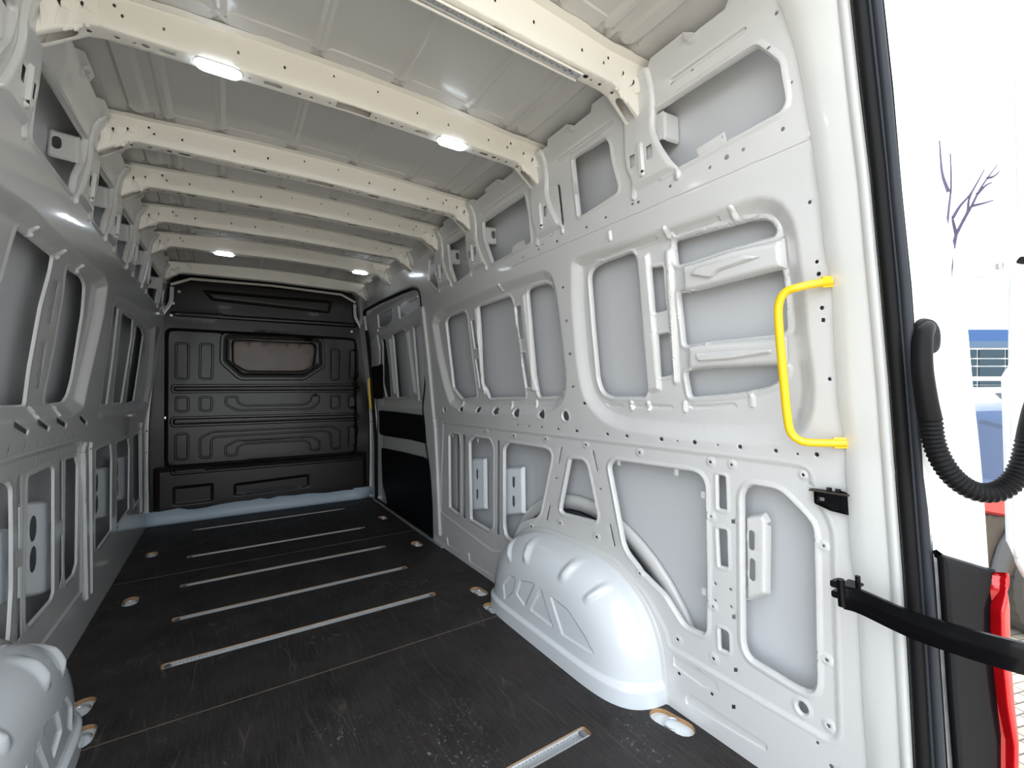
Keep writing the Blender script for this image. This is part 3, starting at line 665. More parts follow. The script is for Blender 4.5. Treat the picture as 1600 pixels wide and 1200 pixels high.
def bow(idx, Yb, label):
    r = empty('roof_bow', (0, Yb, 1.99)); tag(r, label, 'roof bow', 'roof bows')
    holes = []
    far = idx > 3
    lampx = {1: (-.378, .358), 5: (-.366, .52)}.get(idx, ())
    for s in (-1, 1):
        holes.append((capsule((s*.688, .125), (s*.738, .125), .0125, 5), None))
        holes += [(circ((s*x, .126), rr, rr, 8), None) for x, rr in ((.655, .006), (.60, .006), (.565, .004))]
        holes.append((circ((s*.542, .124), .009, .009, 10), None)); holes.append((capsule((s*.505, .124), (s*.485, .124), .009, 5), None))
        holes.append((circ((s*.452, .126), .005, .005, 8), None)); holes.append((circ((s*.30, .126), .005, .005, 8), None))
        holes.append((capsule((s*.255, .124), (s*.222, .124), .009, 5), None))
        holes += [(circ((s*x, .128), .0055, .0055, 8), None) for x in (.165, .13)]+[(circ((s*.075, .128), .004, .004, 8), None)]
        holes += [(circ((s*x, .066), .0035, .004, 8), None) for x in (.75, .735, .70, .66, .585, .50, .33, .21)]
        holes += [(circ((s*.60, .050), .004, .004, 8), None), (circ((s*.07, .05), .003, .003, 8), None)]
    holes.append((rnd(rect(-.055, .106, .055, .142), .004), None))
    fl = []
    o1 = [(-.775, 0), (.775, 0), (.775, .24), (-.775, .24)]
    for x in (-.63, -.47, -.25, 0, .25, .47, .63): fl.append((rnd(rect(x-.03, -.01, x+.03, .024), .008), [(-.004, -.003), (0, 0)]))
    for s in (-1, 1):
        for dx in (0, .02): fl.append((capsule((s*(.655+dx), .106), (s*(.675+dx), .106), .006, 4), [(-.003, -.005), (0, 0)]))
    b = sheet('beam', o1, holes, fl, bowmap(Yb), BOWM, r, res=.014 if idx < 3 else .03, step=.010 if idx < 3 else .016, thick=.002, folds=[.03, .036, .095, .100, .150, .155, .215], foldx=[-.66, -.63, .63, .66])
    for s in (-1, 1):
        if s > 0 and Yb > 2.9: # beams beside the sliding door end on its header
            q = rnd([(Yb-.05, 2.04), (Yb+.06, 2.04), (Yb+.05, 1.93), (Yb-.04, 1.93)], .01)
            sheet('end_bracket', q, [], [(q, [(-.012, -.018), (0, -.002)])], wallmap(1), WHITE, r, res=.02, thick=.002, step=.01); continue
        q = rnd([(Yb-.065, 2.045), (Yb+.075, 2.045), (Yb+.072, 1.93), (Yb+.078, 1.83), (Yb+.075, 1.78), (Yb+.055, 1.735), (Yb+.065, 1.672), (Yb-.125, 1.672), (Yb-.128, 1.70), (Yb-.10, 1.735), (Yb-.065, 1.80), (Yb-.045, 1.86), (Yb-.055, 1.93)], .018)
        hh = [(rect(Yb-.040, 1.775, Yb-.018, 1.815), None), (rect(Yb+.028, 1.775, Yb+.050, 1.815), None), (circ((Yb, 1.745), .004, .005, 8), None), (circ((Yb-.08, 1.69), .004, .004, 8), None)]
        ff = [(q, [(-.012, -.012), (-.006, -.010), (0, -.002)]), (rnd(rect(Yb-.006, 1.73, Yb+.014, 1.84), .01), [(-.006, -.008), (0, 0)]), (rnd(rect(Yb-.12, 1.66, Yb+.06, 1.72), .02), [(-.02, .012), (0, 0)])]
        if 1.45 < Yb < 1.55 and s > 0: hh = hh[:1]+hh[2:3]
        e = sheet('end_bracket', q, hh, ff, wallmap(s), WHITE, r, res=.02, thick=.002, step=.01)
        if s < 0: e.data.flip_normals()
        # box-shaped tab beside the bracket, on the rear side
        if idx == 1 and s > 0: continue
        yt = Yb-.075 if idx == 0 else Yb-.112
        xa, xb = s*.768, s*.846
        q = rnd([(xa, 1.815), (xb, 1.822), (xb-s*.004, 1.912), (xa, 1.905)], .008)
        hh = [] if (idx == 0 and s > 0) else [(capsule((s*.822, 1.860), (s*.822, 1.878), .012, 5), None)]
        tm = lambda P, D, yt=yt: np.stack([P[:, 0], np.full(len(P), yt)+D, P[:, 1]], 1)
        sheet('box_tab', q, hh, [(q, [(-.010, -.003), (-.006, -.002), (0, .004)])], tm, WHITE, r, res=.02, thick=.002, step=.008)
        box('tab_flange', (s*.770, (yt+Yb-.045)/2, 1.862), (.003, abs(Yb-.045-yt), .085), WHITE, r, bev=.001)
    return r, lampx
where = ['bow nearest the open rear doors, with a perforated strip under its edge', 'bow carrying the two large glowing ceiling lights', 'first bow beyond the one with the large lights',
 'second bow beyond the one with the large lights', 'third bow beyond the large lights, just before the one with small lights', 'bow carrying the two small distant ceiling lights', 'last bow before the black bulkhead']
for i, (y, wh) in enumerate(zip(BOWS, where)):
    r, lampx = bow(i, y, 'cream-white steel roof '+wh)
    for x in lampx:
        zc = float(zbot(x)); L = empty('ceiling_light', (x, y+.025, zc))
        big = i == 1
        lab = {-.378: 'large glowing LED light under the roof bow, the left one near the left wall', .358: 'large glowing LED light under the roof bow, the one towards the right wall', -.366: 'small distant glowing LED light under a far roof bow, left of the middle', .52: 'small distant glowing LED light under a far roof bow, beside the sliding door'}[x]
        tag(L, lab, 'ceiling light', 'LED lights on the roof bows')
        hx = .058
        V = []; F = []; n = 24
        out = capsule((-hx+.024, 0), (hx-.024, 0), .024, 8)
        n = len(out)
        for k2, (sc, dz) in enumerate(((1, .002), (1, -.006), (.93, -.012), (.7, -.014))):
            for p in out: V.append((x+p[0]*(sc if k2 < 3 else .85), y+.022+p[1]*sc, zc+dz))
        for a in range(3):
            for b in range(n): F.append((a*n+b, a*n+(b+1) % n, (a+1)*n+(b+1) % n, (a+1)*n+b))
        F.append(tuple(range(3*n, 4*n)))
        fixnorm(mesh('diffuser', V, F, LED, L))
        bz = capsule((-hx+.024, 0), (hx-.024, 0), .027, 8); V = []; F = []
        for p in bz: V += [(x+p[0], y+.022+p[1], zc-.001), (x+p[0]*.97, y+.022+p[1]*.93, zc-.005)]
        m_ = len(bz)
        for b in range(m_): F.append((2*b, 2*((b+1) % m_), 2*((b+1) % m_)+1, 2*b+1))
        solidify(mesh('bezel', V, F, WHITE, L), .001, 0)
# perforated strip beneath the rear bow
st = empty('perforated_strip', (0, 1.0, 1.975)); tag(st, 'long narrow perforated metal strip along the edge of the nearest roof bow', 'strip')
def stripmap(P, D): return np.stack([P[:, 0], .975+P[:, 1]*.9, zbot(P[:, 0])-.008-D*0-.2*P[:, 1]*.2], 1)
H = []
k = 0
for x in np.arange(-.55, .50, .0125):
    H.append((rnd([(x, .004+.006*(k % 2)), (x+.008, .006+.006*(k % 2)), (x+.008, .014+.006*(k % 2)), (x, .012+.006*(k % 2))], .002, 2), None)); k += 1
sheet('strip', rect(-.58, 0, .52, .028), H, [], stripmap, ALU, st, res=.03, step=.006, thick=.002)
bar('strip_edge', [(-.58, .972, 1.972), (-.2, .972, 1.981), (.52, .972, 1.974)], .006, .004, BOWM, st)
bar('strip_edge', [(-.58, 1.004, 1.972), (-.2, 1.004, 1.981), (.52, 1.004, 1.974)], .006, .004, BOWM, st)
# ================================================================== FLOOR
fh = []
railY = [1.055, 2.195, 2.62, 3.055, 3.575, 4.26]
for y in railY: fh.append((rnd(rect(-.565 if y > 2 else -.585, y-.021, .565 if y > 2 else .585, y+.021), .012), None))
rings = [(.828, .935, .2), (.764, 2.09, .1), (-.764, 2.06, -.1), (.76, 2.98, 0), (-.76, 2.975, 0), (.76, 3.765, 0), (-.76, 3.765, 0), (-.728, 1.885, 0), (.732, 1.895, 0)]
def ringpoly(x, y, a, l=.062, w_=.034):
    d = np.array([math.sin(-a), math.cos(a)])*(l-w_); return capsule(np.array([x, y])-d, np.array([x, y])+d, w_, 7)
for x, y, a in rings: fh.append((ringpoly(x, y, a, .072 if y < 1 else .060, .036 if y < 1 else .032), None))
def flmap(z):
    return lambda P, D: np.stack([P[:, 0], P[:, 1], np.full(len(P), z)+D], 1)
fl = sheet('floor', rect(-.884, .25, .884, 4.60), fh, [], flmap(0), FLOORM, res=.12, step=.03, thick=0)
tag(fl, kind='structure', label='dark worn plywood load floor with cut-outs')
V = []; F = []
for h, _ in fh:
    h = dens(np.array(h), .03); b = len(V); n = len(h)
    for p in h: V += [(p[0], p[1], 0), (p[0], p[1], -.014)]
    for i in range(n): F.append((b+2*i, b+2*((i+1) % n), b+2*((i+1) % n)+1, b+2*i+1))
e = mesh('cut_edge', V, F, TAN, fl, smooth=False)
mesh('sub_floor', [(-.95, .2, -.0145), (.95, .2, -.0145), (.95, 4.7, -.0145), (-.95, 4.7, -.0145)], [(0, 1, 2, 3)], BRACK, fl, smooth=False)
for y in (1.815, 3.285): box('joint_strip', (0, y, .0003), (1.766, .004 if y < 2 else .006, .0012), SEAMM, fl, bev=0)
def rail(y, label):
    r = empty('floor_rail', (0, y, -.014)); tag(r, label, 'load rail', 'lashing rails sunk across the floor')
    hx = .555 if y > 2 else .575
    V = [(sx*hx, y+dy, z) for sx in (-1, 1) for dy, z in ((-.020, -.013), (-.020, -.002), (-.015, -.001), (-.011, -.004), (-.010, -.010), (.010, -.010), (.011, -.004), (.015, -.001), (.020, -.002), (.020, -.013))]
    n = 10; F = [(i, (i+1) % n, n+(i+1) % n, n+i) for i in range(n)]+[tuple(range(n)), tuple(range(2*n-1, n-1, -1))]
    fixnorm(mesh('track', V, F, ALU, r, smooth=False))
    V = []; F = []
    for x in np.arange(-hx+.02, hx-.02, .0125):
        b = len(V); V += [(x, y-.012, -.0025), (x+.006, y-.012, -.0025), (x+.006, y-.005, -.0035), (x, y-.005, -.0035), (x, y+.005, -.0035), (x+.006, y+.005, -.0035), (x+.006, y+.012, -.0025), (x, y+.012, -.0025)]
        F += [(b, b+1, b+2, b+3), (b+4, b+5, b+6, b+7)]
    solidify(mesh('track_teeth', V, F, ALU, r, smooth=False), .002, -1)
    for s in (-1, 1): box('end_stop', (s*(hx-.01), y, -.005), (.02, .030, .008), SCREW, r, bev=.002)
for y, l in zip(railY, ['nearest lashing rail in the dark floor, cut by the bottom of the picture', 'bright lashing rail in the floor, the longest one fully in view', 'lashing rail in the floor just behind the longest one', 'lashing rail in the floor, middle one of the far five', 'lashing rail in the floor, next to last before the bulkhead', 'faint farthest lashing rail in the floor in front of the bulkhead']): rail(y, 'grey metal '+l)
for (x, y, a), l in zip(rings, ['in the oval cut-out nearest the viewer beside the right wall', 'in the oval cut-out just beyond the right wheel arch', 'in the oval cut-out just beyond the left wheel arch', 'in an oval cut-out in front of the sliding door, nearer one', 'beside the left wall at the middle of the floor', 'in an oval cut-out before the far end of the sliding door', 'beside the left wall, farthest towards the bulkhead', 'half hidden against the left wheel arch', 'half hidden against the right wheel arch']):
    r = empty('lashing_ring', (x, y, -.013)); tag(r, 'folded chrome lashing ring '+l, 'lashing ring', 'lashing rings in the floor')
    k = 1.15 if y < 1 else 1
    q = ringpoly(x, y, a, .054*k, .028*k)
    V = []; n = len(q)
    for p in q: V.append((p[0], p[1], -.0135))
    for p in q: V.append((x+(p[0]-x)*.75, y+(p[1]-y)*.8, -.0085))
    F = [(i, (i+1) % n, n+(i+1) % n, n+i) for i in range(n)]+[tuple(range(n, 2*n))]
    mesh('ring_base', V, F, BRACK, r)
    torus_arc('ring', (x, y-.005*k, -.004), .024*k, .0038, math.radians(10), math.radians(230), (1, 0, 0), (0, 1, 0), CHROME, r)
# ================================================================== WHEEL ARCHES
def arch(side, label):
    r = empty('wheel_arch', (side*.885, 1.495, 0)); tag(r, label, 'wheel arch', 'wheel arches')
    yc, A, B = 1.500, .490, .405; N, M = 260, 150; V = []; F = []
    tri = [rnd(WP(p, -.18), .008) for p in ([(800, 930), (806, 908), (826, 912), (829, 916), (814, 950)], [(822, 955), (838, 921), (859, 984)], [(852, 932), (880, 955), (905, 995), (921, 1028), (872, 995)], [(779, 915), (790, 900), (800, 905), (795, 928), (782, 940)])]
    for i in range(N+1):
        th = math.pi*i/N; c, s = math.cos(th), math.sin(th); e = 2/2.8
        oy = A*math.copysign(abs(c)**e, c); oz = B*abs(s)**e
        for j in range(M+1):
            q = j/M; rho = 1-(1-math.cos(q*math.pi/2)) if False else math.cos(q*math.pi/2)
            y = oy*rho; z = oz*rho
            h = .163*max(0, 1-rho**6.5)**(1/2.0)
            # raised ribs over the shoulder
            deg = math.degrees(th)
            bump = 0
            for d0, r0, r1 in ((57, .74, .985), (79, .74, .985), (102, .76, .985), (124, .78, .985)):
                if side < 0: pass
                wdt = 1-abs(deg-d0)/3.8
                if wdt > 0:
                    u = (rho-r0)/(r1-r0); u = min(1, max(0, min(u, 1-u)*3.2)); wdt = wdt*wdt*(3-2*wdt); bump = max(bump, u*wdt*.013)
            # base flange
            g = max(0, min(1, (.072-z)/.016)); g = g*g*(3-2*g)
            k_ = h/.163
            y2 = y*(1+bump*.9+.0)*(1+.026*g*(1 if rho > .5 else rho/.5)); z2 = z*(1+bump*1.3)
            hx = h+bump*.9+.013*g*min(1, k_*1.5)
            V.append([hx, y2, z2])
    V = np.array(V); YZ = np.stack([V[:, 1]+yc, V[:, 2]], 1)
    for p in tri:
        d = sdist(YZ, p); fl_ = V[:, 0] > .12; V[:, 0] += np.where(fl_, np.interp(d, [-.010, -.004, 0, .004], [-.005, -.005, .001, 0]), 0)
    P3 = np.stack([side*(.887-V[:, 0]), V[:, 1]+yc, V[:, 2]], 1)
    for i in range(N):
        for j in range(M): F.append((i*(M+1)+j, i*(M+1)+j+1, (i+1)*(M+1)+j+1, (i+1)*(M+1)+j))
    o = mesh('arch_shell', P3, F, GLOSSW, r); fixnorm(o)
    # welded flange round the arch
    V = []; F = []; n = 60
    for i in range(n+1):
        th = math.pi*i/n; c, s = math.cos(th), math.sin(th); e = 2/2.8
        for k_, dx in ((.99, .006), (1.035, .005), (1.04, .0)):
            V.append((side*(.885-dx), yc+k_*A*math.copysign(abs(c)**e, c), k_*B*abs(s)**e))
    for i in range(n):
        for k_ in range(2): F.append((i*3+k_, i*3+k_+1, i*3+4+k_, i*3+3+k_))
    fixnorm(mesh('weld_flange', V, F, WHITE, r))
arch(1, 'glossy white rounded wheel arch box against the right wall'); arch(-1, 'glossy white rounded wheel arch box in the lower left corner')
# ================================================================== BULKHEAD
bk = empty('bulkhead', (0, BULK, 0)); tag(bk, 'black moulded bulkhead partition closing the far end, with a small window', 'bulkhead')
def B(px, py): p = onax(1, BULK, px, py); return (p[0], p[2])
def BP(pts): return np.array([B(*p) for p in pts])
def sym(pts):  # trace of the left half mirrored, so that the panel is symmetric
    P = BP(pts); return P
def bmap(P, D): return np.stack([P[:, 0], BULK+D-.0*P[:, 0], P[:, 1]], 1)
bo = np.array([(-.885, .10), (.885, .10), (.885, .8), (.86, 1.25), (.84, 1.62), (.80, 1.72), (.735, 1.82), (.715, 1.96), (.60, 2.01), (-.60, 2.01), (-.715, 1.96), (-.735, 1.82), (-.80, 1.72), (-.84, 1.62), (-.86, 1.25), (-.885, .8)])
GR = [(-.015, -.003), (-.010, -.003), (-.004, .013), (.004, .013), (.009, 0)]   # groove outline of a raised pad
def q(pts): return [(220+x/4, 430+y/4) for x, y in pts]
def q2(pts): return [(220+x/4, 600+y/4) for x, y in pts]
bf = []
for p in (q([(222, 425), (300, 428), (300, 650), (222, 648)]), q([(372, 430), (450, 432), (446, 650), (370, 648)]), q([(1182, 465), (1236, 468), (1232, 655), (1180, 655)]), q([(1300, 470), (1355, 472), (1350, 650), (1298, 648)]),
          q2([(222, 82), (298, 82), (298, 172), (222, 170)]), q2([(370, 80), (445, 82), (442, 168), (370, 166)]), q2([(1182, 75), (1238, 75), (1236, 152), (1180, 152)]), q2([(1292, 72), (1345, 72), (1342, 148), (1290, 148)]),
          q2([(220, 312), (298, 308), (296, 466), (218, 470)]), q2([(1292, 262), (1350, 258), (1348, 390), (1290, 392)]),
          q2([(530, 80), (602, 78), (604, 115), (645, 135), (1020, 128), (1058, 105), (1060, 72), (1112, 72), (1108, 118), (1060, 155), (600, 165), (530, 128)]),
          q2([(370, 335), (450, 295), (1190, 262), (1240, 292), (1240, 400), (1185, 402), (1180, 310), (1150, 290), (470, 328), (442, 345), (440, 456), (370, 458)]),
          q2([(530, 385), (600, 350), (1060, 325), (1112, 355), (1112, 410), (1055, 410), (1050, 368), (1015, 350), (640, 372), (604, 395), (600, 442), (528, 445)])):
    bf.append((rnd(BP(p), .02), GR))
for p in (q([(200, 690), (1360, 685), (1360, 725), (200, 730)]), q2([(195, 212), (1355, 185), (1355, 220), (195, 262)]), q2([(195, 515), (1370, 425), (1370, 465), (195, 560)])):
    bf.append((rnd(BP(p), .02), [(-.024, -.006), (-.014, -.004), (-.006, .016), (.006, .016), (.012, 0)]))
for p in (q([(180, 225), (1360, 300), (1350, 330), (185, 255)]), q([(380, 90), (1200, 160), (1180, 240), (440, 160)])):
    bf.append((rnd(BP(p), .02), [(-.03, -.02), (-.01, -.012), (0, 0)]))
wo = rnd(BP(q([(512, 385), (545, 372), (1090, 395), (1130, 415), (1135, 570), (1015, 645), (620, 645), (508, 545)])), .03)
wi = rnd(BP(q([(578, 410), (1068, 432), (1085, 445), (1072, 570), (1005, 600), (660, 598), (580, 552)])), .03)
bf.append((wo, [(-.05, -.02), (-.035, -.025), (-.028, .008), (-.012, .012), (-.006, -.02), (.012, -.02), (.02, .0)]))
# lower ledge
bf.append((rnd(rect(-.775, .44, .75, 1.60), .06), [(-.03, -.030), (0, 0)]))
bf.append((rect(-.84, .0, .84, .46), [(-.04, -.035), (0, 0)]))
bf.append((rnd(BP(q2([(580, 620), (1050, 560), (1050, 640), (580, 700)])), .02), [(-.02, .012), (0, 0)]))
bf.append((rnd(BP(q2([(200, 640), (455, 615), (455, 730), (200, 760)])), .02), [(-.02, .012), (0, 0)]))
bh = [(wi, [(0, .004), (.006, -.004), (.012, 0)])]
sheet('panel', bo, bh, bf, bmap, BLACKP, bk, res=.04, step=.02, thick=.003)
pn = sheet('window_pane', offset(dens(wi, .03), .006), [], [], lambda P, D: bmap(P, D+.012), BROWN, bk, res=.08, thick=.004)
gr = BP(q2([(640, 665), (1000, 630), (1000, 655), (640, 700)]))
g = sheet('vent_grille', gr, [(rnd(gr.min(0)+(gr.max(0)-gr.min(0))*np.array([[u, .2+.0*u], [u+.02, .2], [u+.02, .8], [u, .8]]), .002), None) for u in np.arange(.04, .95, .04)], [], lambda P, D: bmap(P, D-.045), GREYPL, bk, res=.05, step=.02, thick=.004)
for x, z in ((-.73, 1.70), (-.72, 1.80), (-.68, 1.90), (.70, 1.66), (-.76, .86)):
    cyl('rivet', (x, BULK-.012, z), (x, BULK+.005, z), .012, CHROME, bk, 12)
# pale steel sill and frame round the bulkhead
V = []; F = []; top = BP(q2([(0, 805), (100, 795), (235, 770), (340, 782), (450, 755), (500, 745), (540, 738), (600, 728), (680, 722), (740, 708), (800, 712), (860, 695), (960, 690), (1040, 678), (1150, 676), (1260, 660), (1320, 655), (1330, 645), (1440, 635), (1480, 640)]))
xs = [-.89]+top[:, 0].tolist()[1:-1]+[.86]; zt = top[:, 1].tolist()
for x, z in zip(xs, zt): V += [(x, BULK-.055, .001), (x, BULK-.06, .02), (x, BULK-.045, max(.05, z*.97)), (x, BULK+.02, max(.05, z*.97)+.004)]
for i in range(len(xs)-1):
    for j in range(3): F.append((i*4+j, i*4+j+1, (i+1)*4+j+1, (i+1)*4+j))
sl_ = solidify(mesh('sill_panel', V, F, mat('pale_blue_grey_sill', (.50, .60, .68), .4), bk), .003, 0)
for s in (-1, 1):
    P_ = [(s*.878, BULK-.03, .1), (s*.885, BULK-.03, .5), (s*.878, BULK-.03, .9), (s*.835, BULK-.03, 1.35), (s*.80, BULK-.03, 1.66), (s*.735, BULK-.03, 1.80), (s*.725, BULK-.03, 1.93)]
    bar('side_flange', spline(P_, 4), .028, .006, WHITE, bk, up=(1, 0, 0))
    for z in np.arange(.25, 1.6, .17): cyl('flange_bolt', (s*np.interp(z, [.5, .9, 1.35, 1.66], [.885, .878, .835, .80]), BULK-.036, z), (s*np.interp(z, [.5, .9, 1.35, 1.66], [.885, .878, .835, .80]), BULK-.03, z), .006, BLACKT, bk, 8)
bar('header_flange', [(-.735, BULK-.02, 1.95), (-.60, BULK-.02, 2.015), (0, BULK-.02, 2.03), (.60, BULK-.02, 2.015), (.735, BULK-.02, 1.95)], .02, .02, BOWM, bk, up=(0, 1, 0))
mesh('cab_backing', [(-1, BULK+.06, -.1), (1, BULK+.06, -.1), (1, BULK+.06, 2.2), (-1, BULK+.06, 2.2)], [(0, 1, 2, 3)], BLACKT, bk, smooth=False)
# ================================================================== SLIDING DOOR (right side, beyond the middle post)
DO = .055
def D_(px, py, off=DO): return W(px, py, off)
def DP(pts, off=DO): return WP(pts, off)
dmap = lambda P, D: wallmap(1)(P, D+DO)
dh = []; df = []
for p, r_ in (([(598, 533), (603, 530), (609, 575), (612, 622), (604, 622), (599, 600)], .02), ([(614, 524), (633, 516), (642, 620), (622, 623)], .015), ([(646, 512), (658, 508), (666, 560), (664, 628), (655, 628)], .02)):
    dh.append((rnd(DP(p, DO+.02), r_), RIM))
for p in ([(590, 492), (601, 489), (608, 486), (614, 484), (614, 500), (606, 509), (592, 513)], [(622, 479), (632, 470), (640, 474), (653, 466), (654, 482), (640, 490), (625, 499)]): dh.append((rnd(DP(p), .01), RIM))
df.append((rnd(DP([(588, 545), (595, 527), (655, 500), (675, 500), (675, 625), (668, 640), (598, 636), (590, 620)]), .03), [(-.05, .02), (-.02, .012), (0, 0)]))
for p in ([(609, 530), (612, 529), (620, 618), (617, 619)], [(636, 520), (640, 518), (652, 618), (648, 618)]):
    df.append((rnd(DP(p, DO+.02), .01), [(-.02, -.018), (0, 0)]))
dpan = sheet('door_1', rect(2.70, -.03, 4.52, 1.90), dh, df, dmap, WHITE, res=.05, step=.02, thick=.003)
tag(dpan, kind='structure', label='closed sliding side door seen from inside with black lower trim')
V = wallmap(1)(np.array([(y, t) for t in (-.05, .8, .87, 1.62, 1.93) for y in (2.75, 4.6)]), np.full(10, .12))
solidify(mesh('outer_skin', V, [(2*i, 2*i+1, 2*i+3, 2*i+2) for i in range(4)], SKIN, dpan), .003, 0)
def trim(pts, nm, m=BLACKT, off=.015, th=.012, r_=.02):
    qd = rnd(DP(pts, DO-off), r_); return sheet(nm, qd, [], [(qd, [(-.012, 0), (-.004, .002), (0, .008)])], lambda P, D: wallmap(1)(P, D+DO-off), m, dpan, res=.06, step=.02, thick=th)
trim([(593, 643), (630, 647), (668, 652), (669, 692), (640, 685), (600, 679), (594, 677)], 'upper_trim_panel')
trim([(597, 701), (630, 708), (666, 717), (674, 760), (680, 845), (640, 822), (607, 800), (605, 778), (599, 757)], 'lower_trim_panel')
trim([(583, 571), (597, 570), (598, 622), (584, 622)], 'latch_trim', off=.03)
trim([(581, 530), (590, 524), (594, 545), (594, 573), (582, 575)], 'latch_cover', WHITE, off=.03)
a = W(604, 797); b = W(674, 842)
bar('door_sill_strip', [(.872, 2.80, .006), (.872, 4.42, .006)], .010, .02, ALU, fl, up=(0, 0, 1))
# rubber seal around the door opening
sp = [wall3(p[0], max(p[1], 0), .012) for p in rnd(sdh, .05) if p[1] > -.02]
sl2 = tube('opening_seal', sp, .016, RUBBER, dpan, 8)
# white post flange between sliding door and right wall
pp = [wall3(p[0]-.012, p[1], -.008) for p in dens(WP([(657, 470), (664, 540), (671, 600), (669, 650), (674, 700), (681, 760), (684, 845)]), .05)[:-1]]
# ================================================================== YELLOW GRAB HANDLES
gh = empty('grab_handle', (.74, .48, 1.1)); tag(gh, 'large bright yellow tubular grab handle by the open rear doorway', 'grab handle', 'yellow grab handles')
def WO(px, py, off): Y, t = W(px, py, off); p = wall3(Y, t, 0); return np.array([p[0]+off, p[1], p[2]])
e1 = WO(1299, 440, -.012); e2 = WO(1322, 692, -.012)
c1 = WO(1248, 449, -.055); m1 = WO(1228, 456, -.062); k1 = WO(1217, 475, -.065); k2 = WO(1217, 510, -.066); b1 = WO(1224, 590, -.066); b2 = WO(1230, 650, -.066); b3 = WO(1236, 676, -.064); b4 = WO(1252, 689, -.058); b5 = WO(1278, 692, -.042)
tube('handle_tube', spline([e1, WO(1275, 443, -.035), c1, m1, k1, k2, b1, b2, b3, b4, b5, e2], 6), .0098, YELLOW, gh, 16)
for e_, f_ in ((e1, WO(1285, 441, -.026)), (e2, WO(1303, 692, -.026))):
    bar('mounting_foot', [e_+(e_-f_)*.2, e_, f_], .026, .008, YELLOW, gh, up=(0, 0, 1))
g2 = empty('grab_handle', (.82, 4.5, 1.1)); tag(g2, 'small distant yellow grab handle beside the black bulkhead', 'grab handle', 'yellow grab handles')
h1 = onax(1, 4.46, 576, 592); h2 = onax(1, 4.46, 579, 638)
tube('handle_tube', spline([h1+np.array([.05, 0, 0]), h1+np.array([.01, 0, 0]), h1+np.array([0, 0, -.03]), (h1+h2)/2, h2+np.array([0, 0, .03]), h2+np.array([.01, 0, 0]), h2+np.array([.05, 0, 0])], 5), .012, YELLOW, g2, 10)
# ================================================================== REAR DOOR HARDWARE
cs = empty('door_check_arm', tuple(atD(1322, 935, .94))); tag(cs, 'curved glossy black steel door check arm reaching out to the open rear door', 'door check')
arm = spline([atD(1318, 932, .955), atD(1345, 940, .93), atD(1420, 974, .85), atD(1500, 1001, .78), atD(1600, 1029, .715), atD(1700, 1052, .67)], 6)
bar('arm', arm, .050, .012, GLOSSB, cs)
cyl('pivot_pin', atD(1313, 905, .955), atD(1316, 947, .955), .0075, GLOSSB, cs)
for x, y in ((1308, 912), (1310, 928)): box('pivot_block', atD(x, y, .965), (.022, .02, .014), GLOSSB, cs)
box('pivot_plate', atD(1330, 914, .96), (.05, .03, .006), GLOSSB, cs)
cyl('end_pin', atD(1340, 900, .95), atD(1341, 922, .95), .005, GLOSSB, cs)
hb = empty('check_bracket', tuple(wall3(*W(1300, 785)))); tag(hb, 'black steel bracket with bolts fixed to the wall above the check arm', 'bracket')
cW = wall3(*W(1303, 781), -.012); rb = Matrix.Rotation(math.radians(-8), 3, 'X')
sheet('plate', rnd(WP([(1273, 763), (1300, 766), (1334, 772), (1334, 806), (1300, 798), (1274, 786)], -.012), .004), [(rnd(WP([(1281, 776), (1290, 777), (1290, 783), (1281, 782)], -.012), .002), None)], [], lambda P, D: wallmap(1)(P, D-.012), GLOSSB, hb, res=.03, step=.01, thick=.006)
bar('ledge', [wall3(*W(1273, 763), -.02), wall3(*W(1334, 772), -.02)], .004, .024, mat('rusty_black_steel', (.035, .028, .02), .6), hb)
for x, y in ((1302, 765), (1316, 767)): cyl('bolt', wall3(*W(x, y), -.022)+np.array([0, 0, -.004]), wall3(*W(x, y), -.022)+np.array([0, 0, .009]), .0055, GLOSSB, hb, 6)
for x in (1297, 1307, 1317): 
    a = W(x, 780); bar('rib', [wall3(a[0], a[1]+.012, -.016), wall3(a[0], a[1]-.014, -.016)], .004, .006, GLOSSB, hb, up=(0, 1, 0))
# cable conduit
cc = empty('cable_conduit', tuple(atD(1447, 540, .87))); tag(cc, 'black corrugated rubber cable conduit looping from body to rear door', 'cable conduit')
p0 = [jmap(np.array([J(1450, 514)]), np.array([.004]))[0], atD(1446, 514, .885), atD(1441, 530, .868), atD(1441, 575, .862), atD(1447, 620, .86), atD(1454, 655, .86)]
tube('boot', spline(p0, 6), lambda i: .0150+.0024*i/30, RUBBER, cc, 20)
jm = jmap(np.array([J(1446, 520)]), np.array([-.004]))[0]
gq = rnd(JP([(1426, 505), (1440, 496), (1455, 499), (1465, 515), (1465, 545), (1455, 556), (1430, 550)]), .015)
sheet('grommet', gq, [], [(gq, [(-.010, -.010), (-.003, -.007), (0, .0)])], jmap, RUBBER, cc, res=.02, step=.006, thick=.002)
dd = [.86, .86, .855, .85, .842, .836, .832, .83, .83]
pth = [(1454, 655), (1459, 690), (1472, 722), (1494, 750), (1525, 768), (1558, 768), (1584, 750), (1599, 722), (1607, 690)]
pc = spline([atD(x, y, d) for (x, y), d in zip(pth, dd)], 22)
# resample
pc = np.array(pc); ln = np.concatenate([[0], np.cumsum(np.linalg.norm(np.diff(pc, axis=0), axis=1))]); nn = int(ln[-1]/.0021)
pcs = [np.array([np.interp(s, ln, pc[:, k]) for k in range(3)]) for s in np.linspace(0, ln[-1], nn)]
tube('corrugated_hose', pcs, lambda i: .0158+.0028*(.5+.5*math.cos(i*2*math.pi/4)), RUBBER, cc, 20)
tube('boot', spline([atD(1607, 690, .83), atD(1612, 665, .83), atD(1622, 630, .83), atD(1640, 600, .84)], 5), .0175, RUBBER, cc, 18)
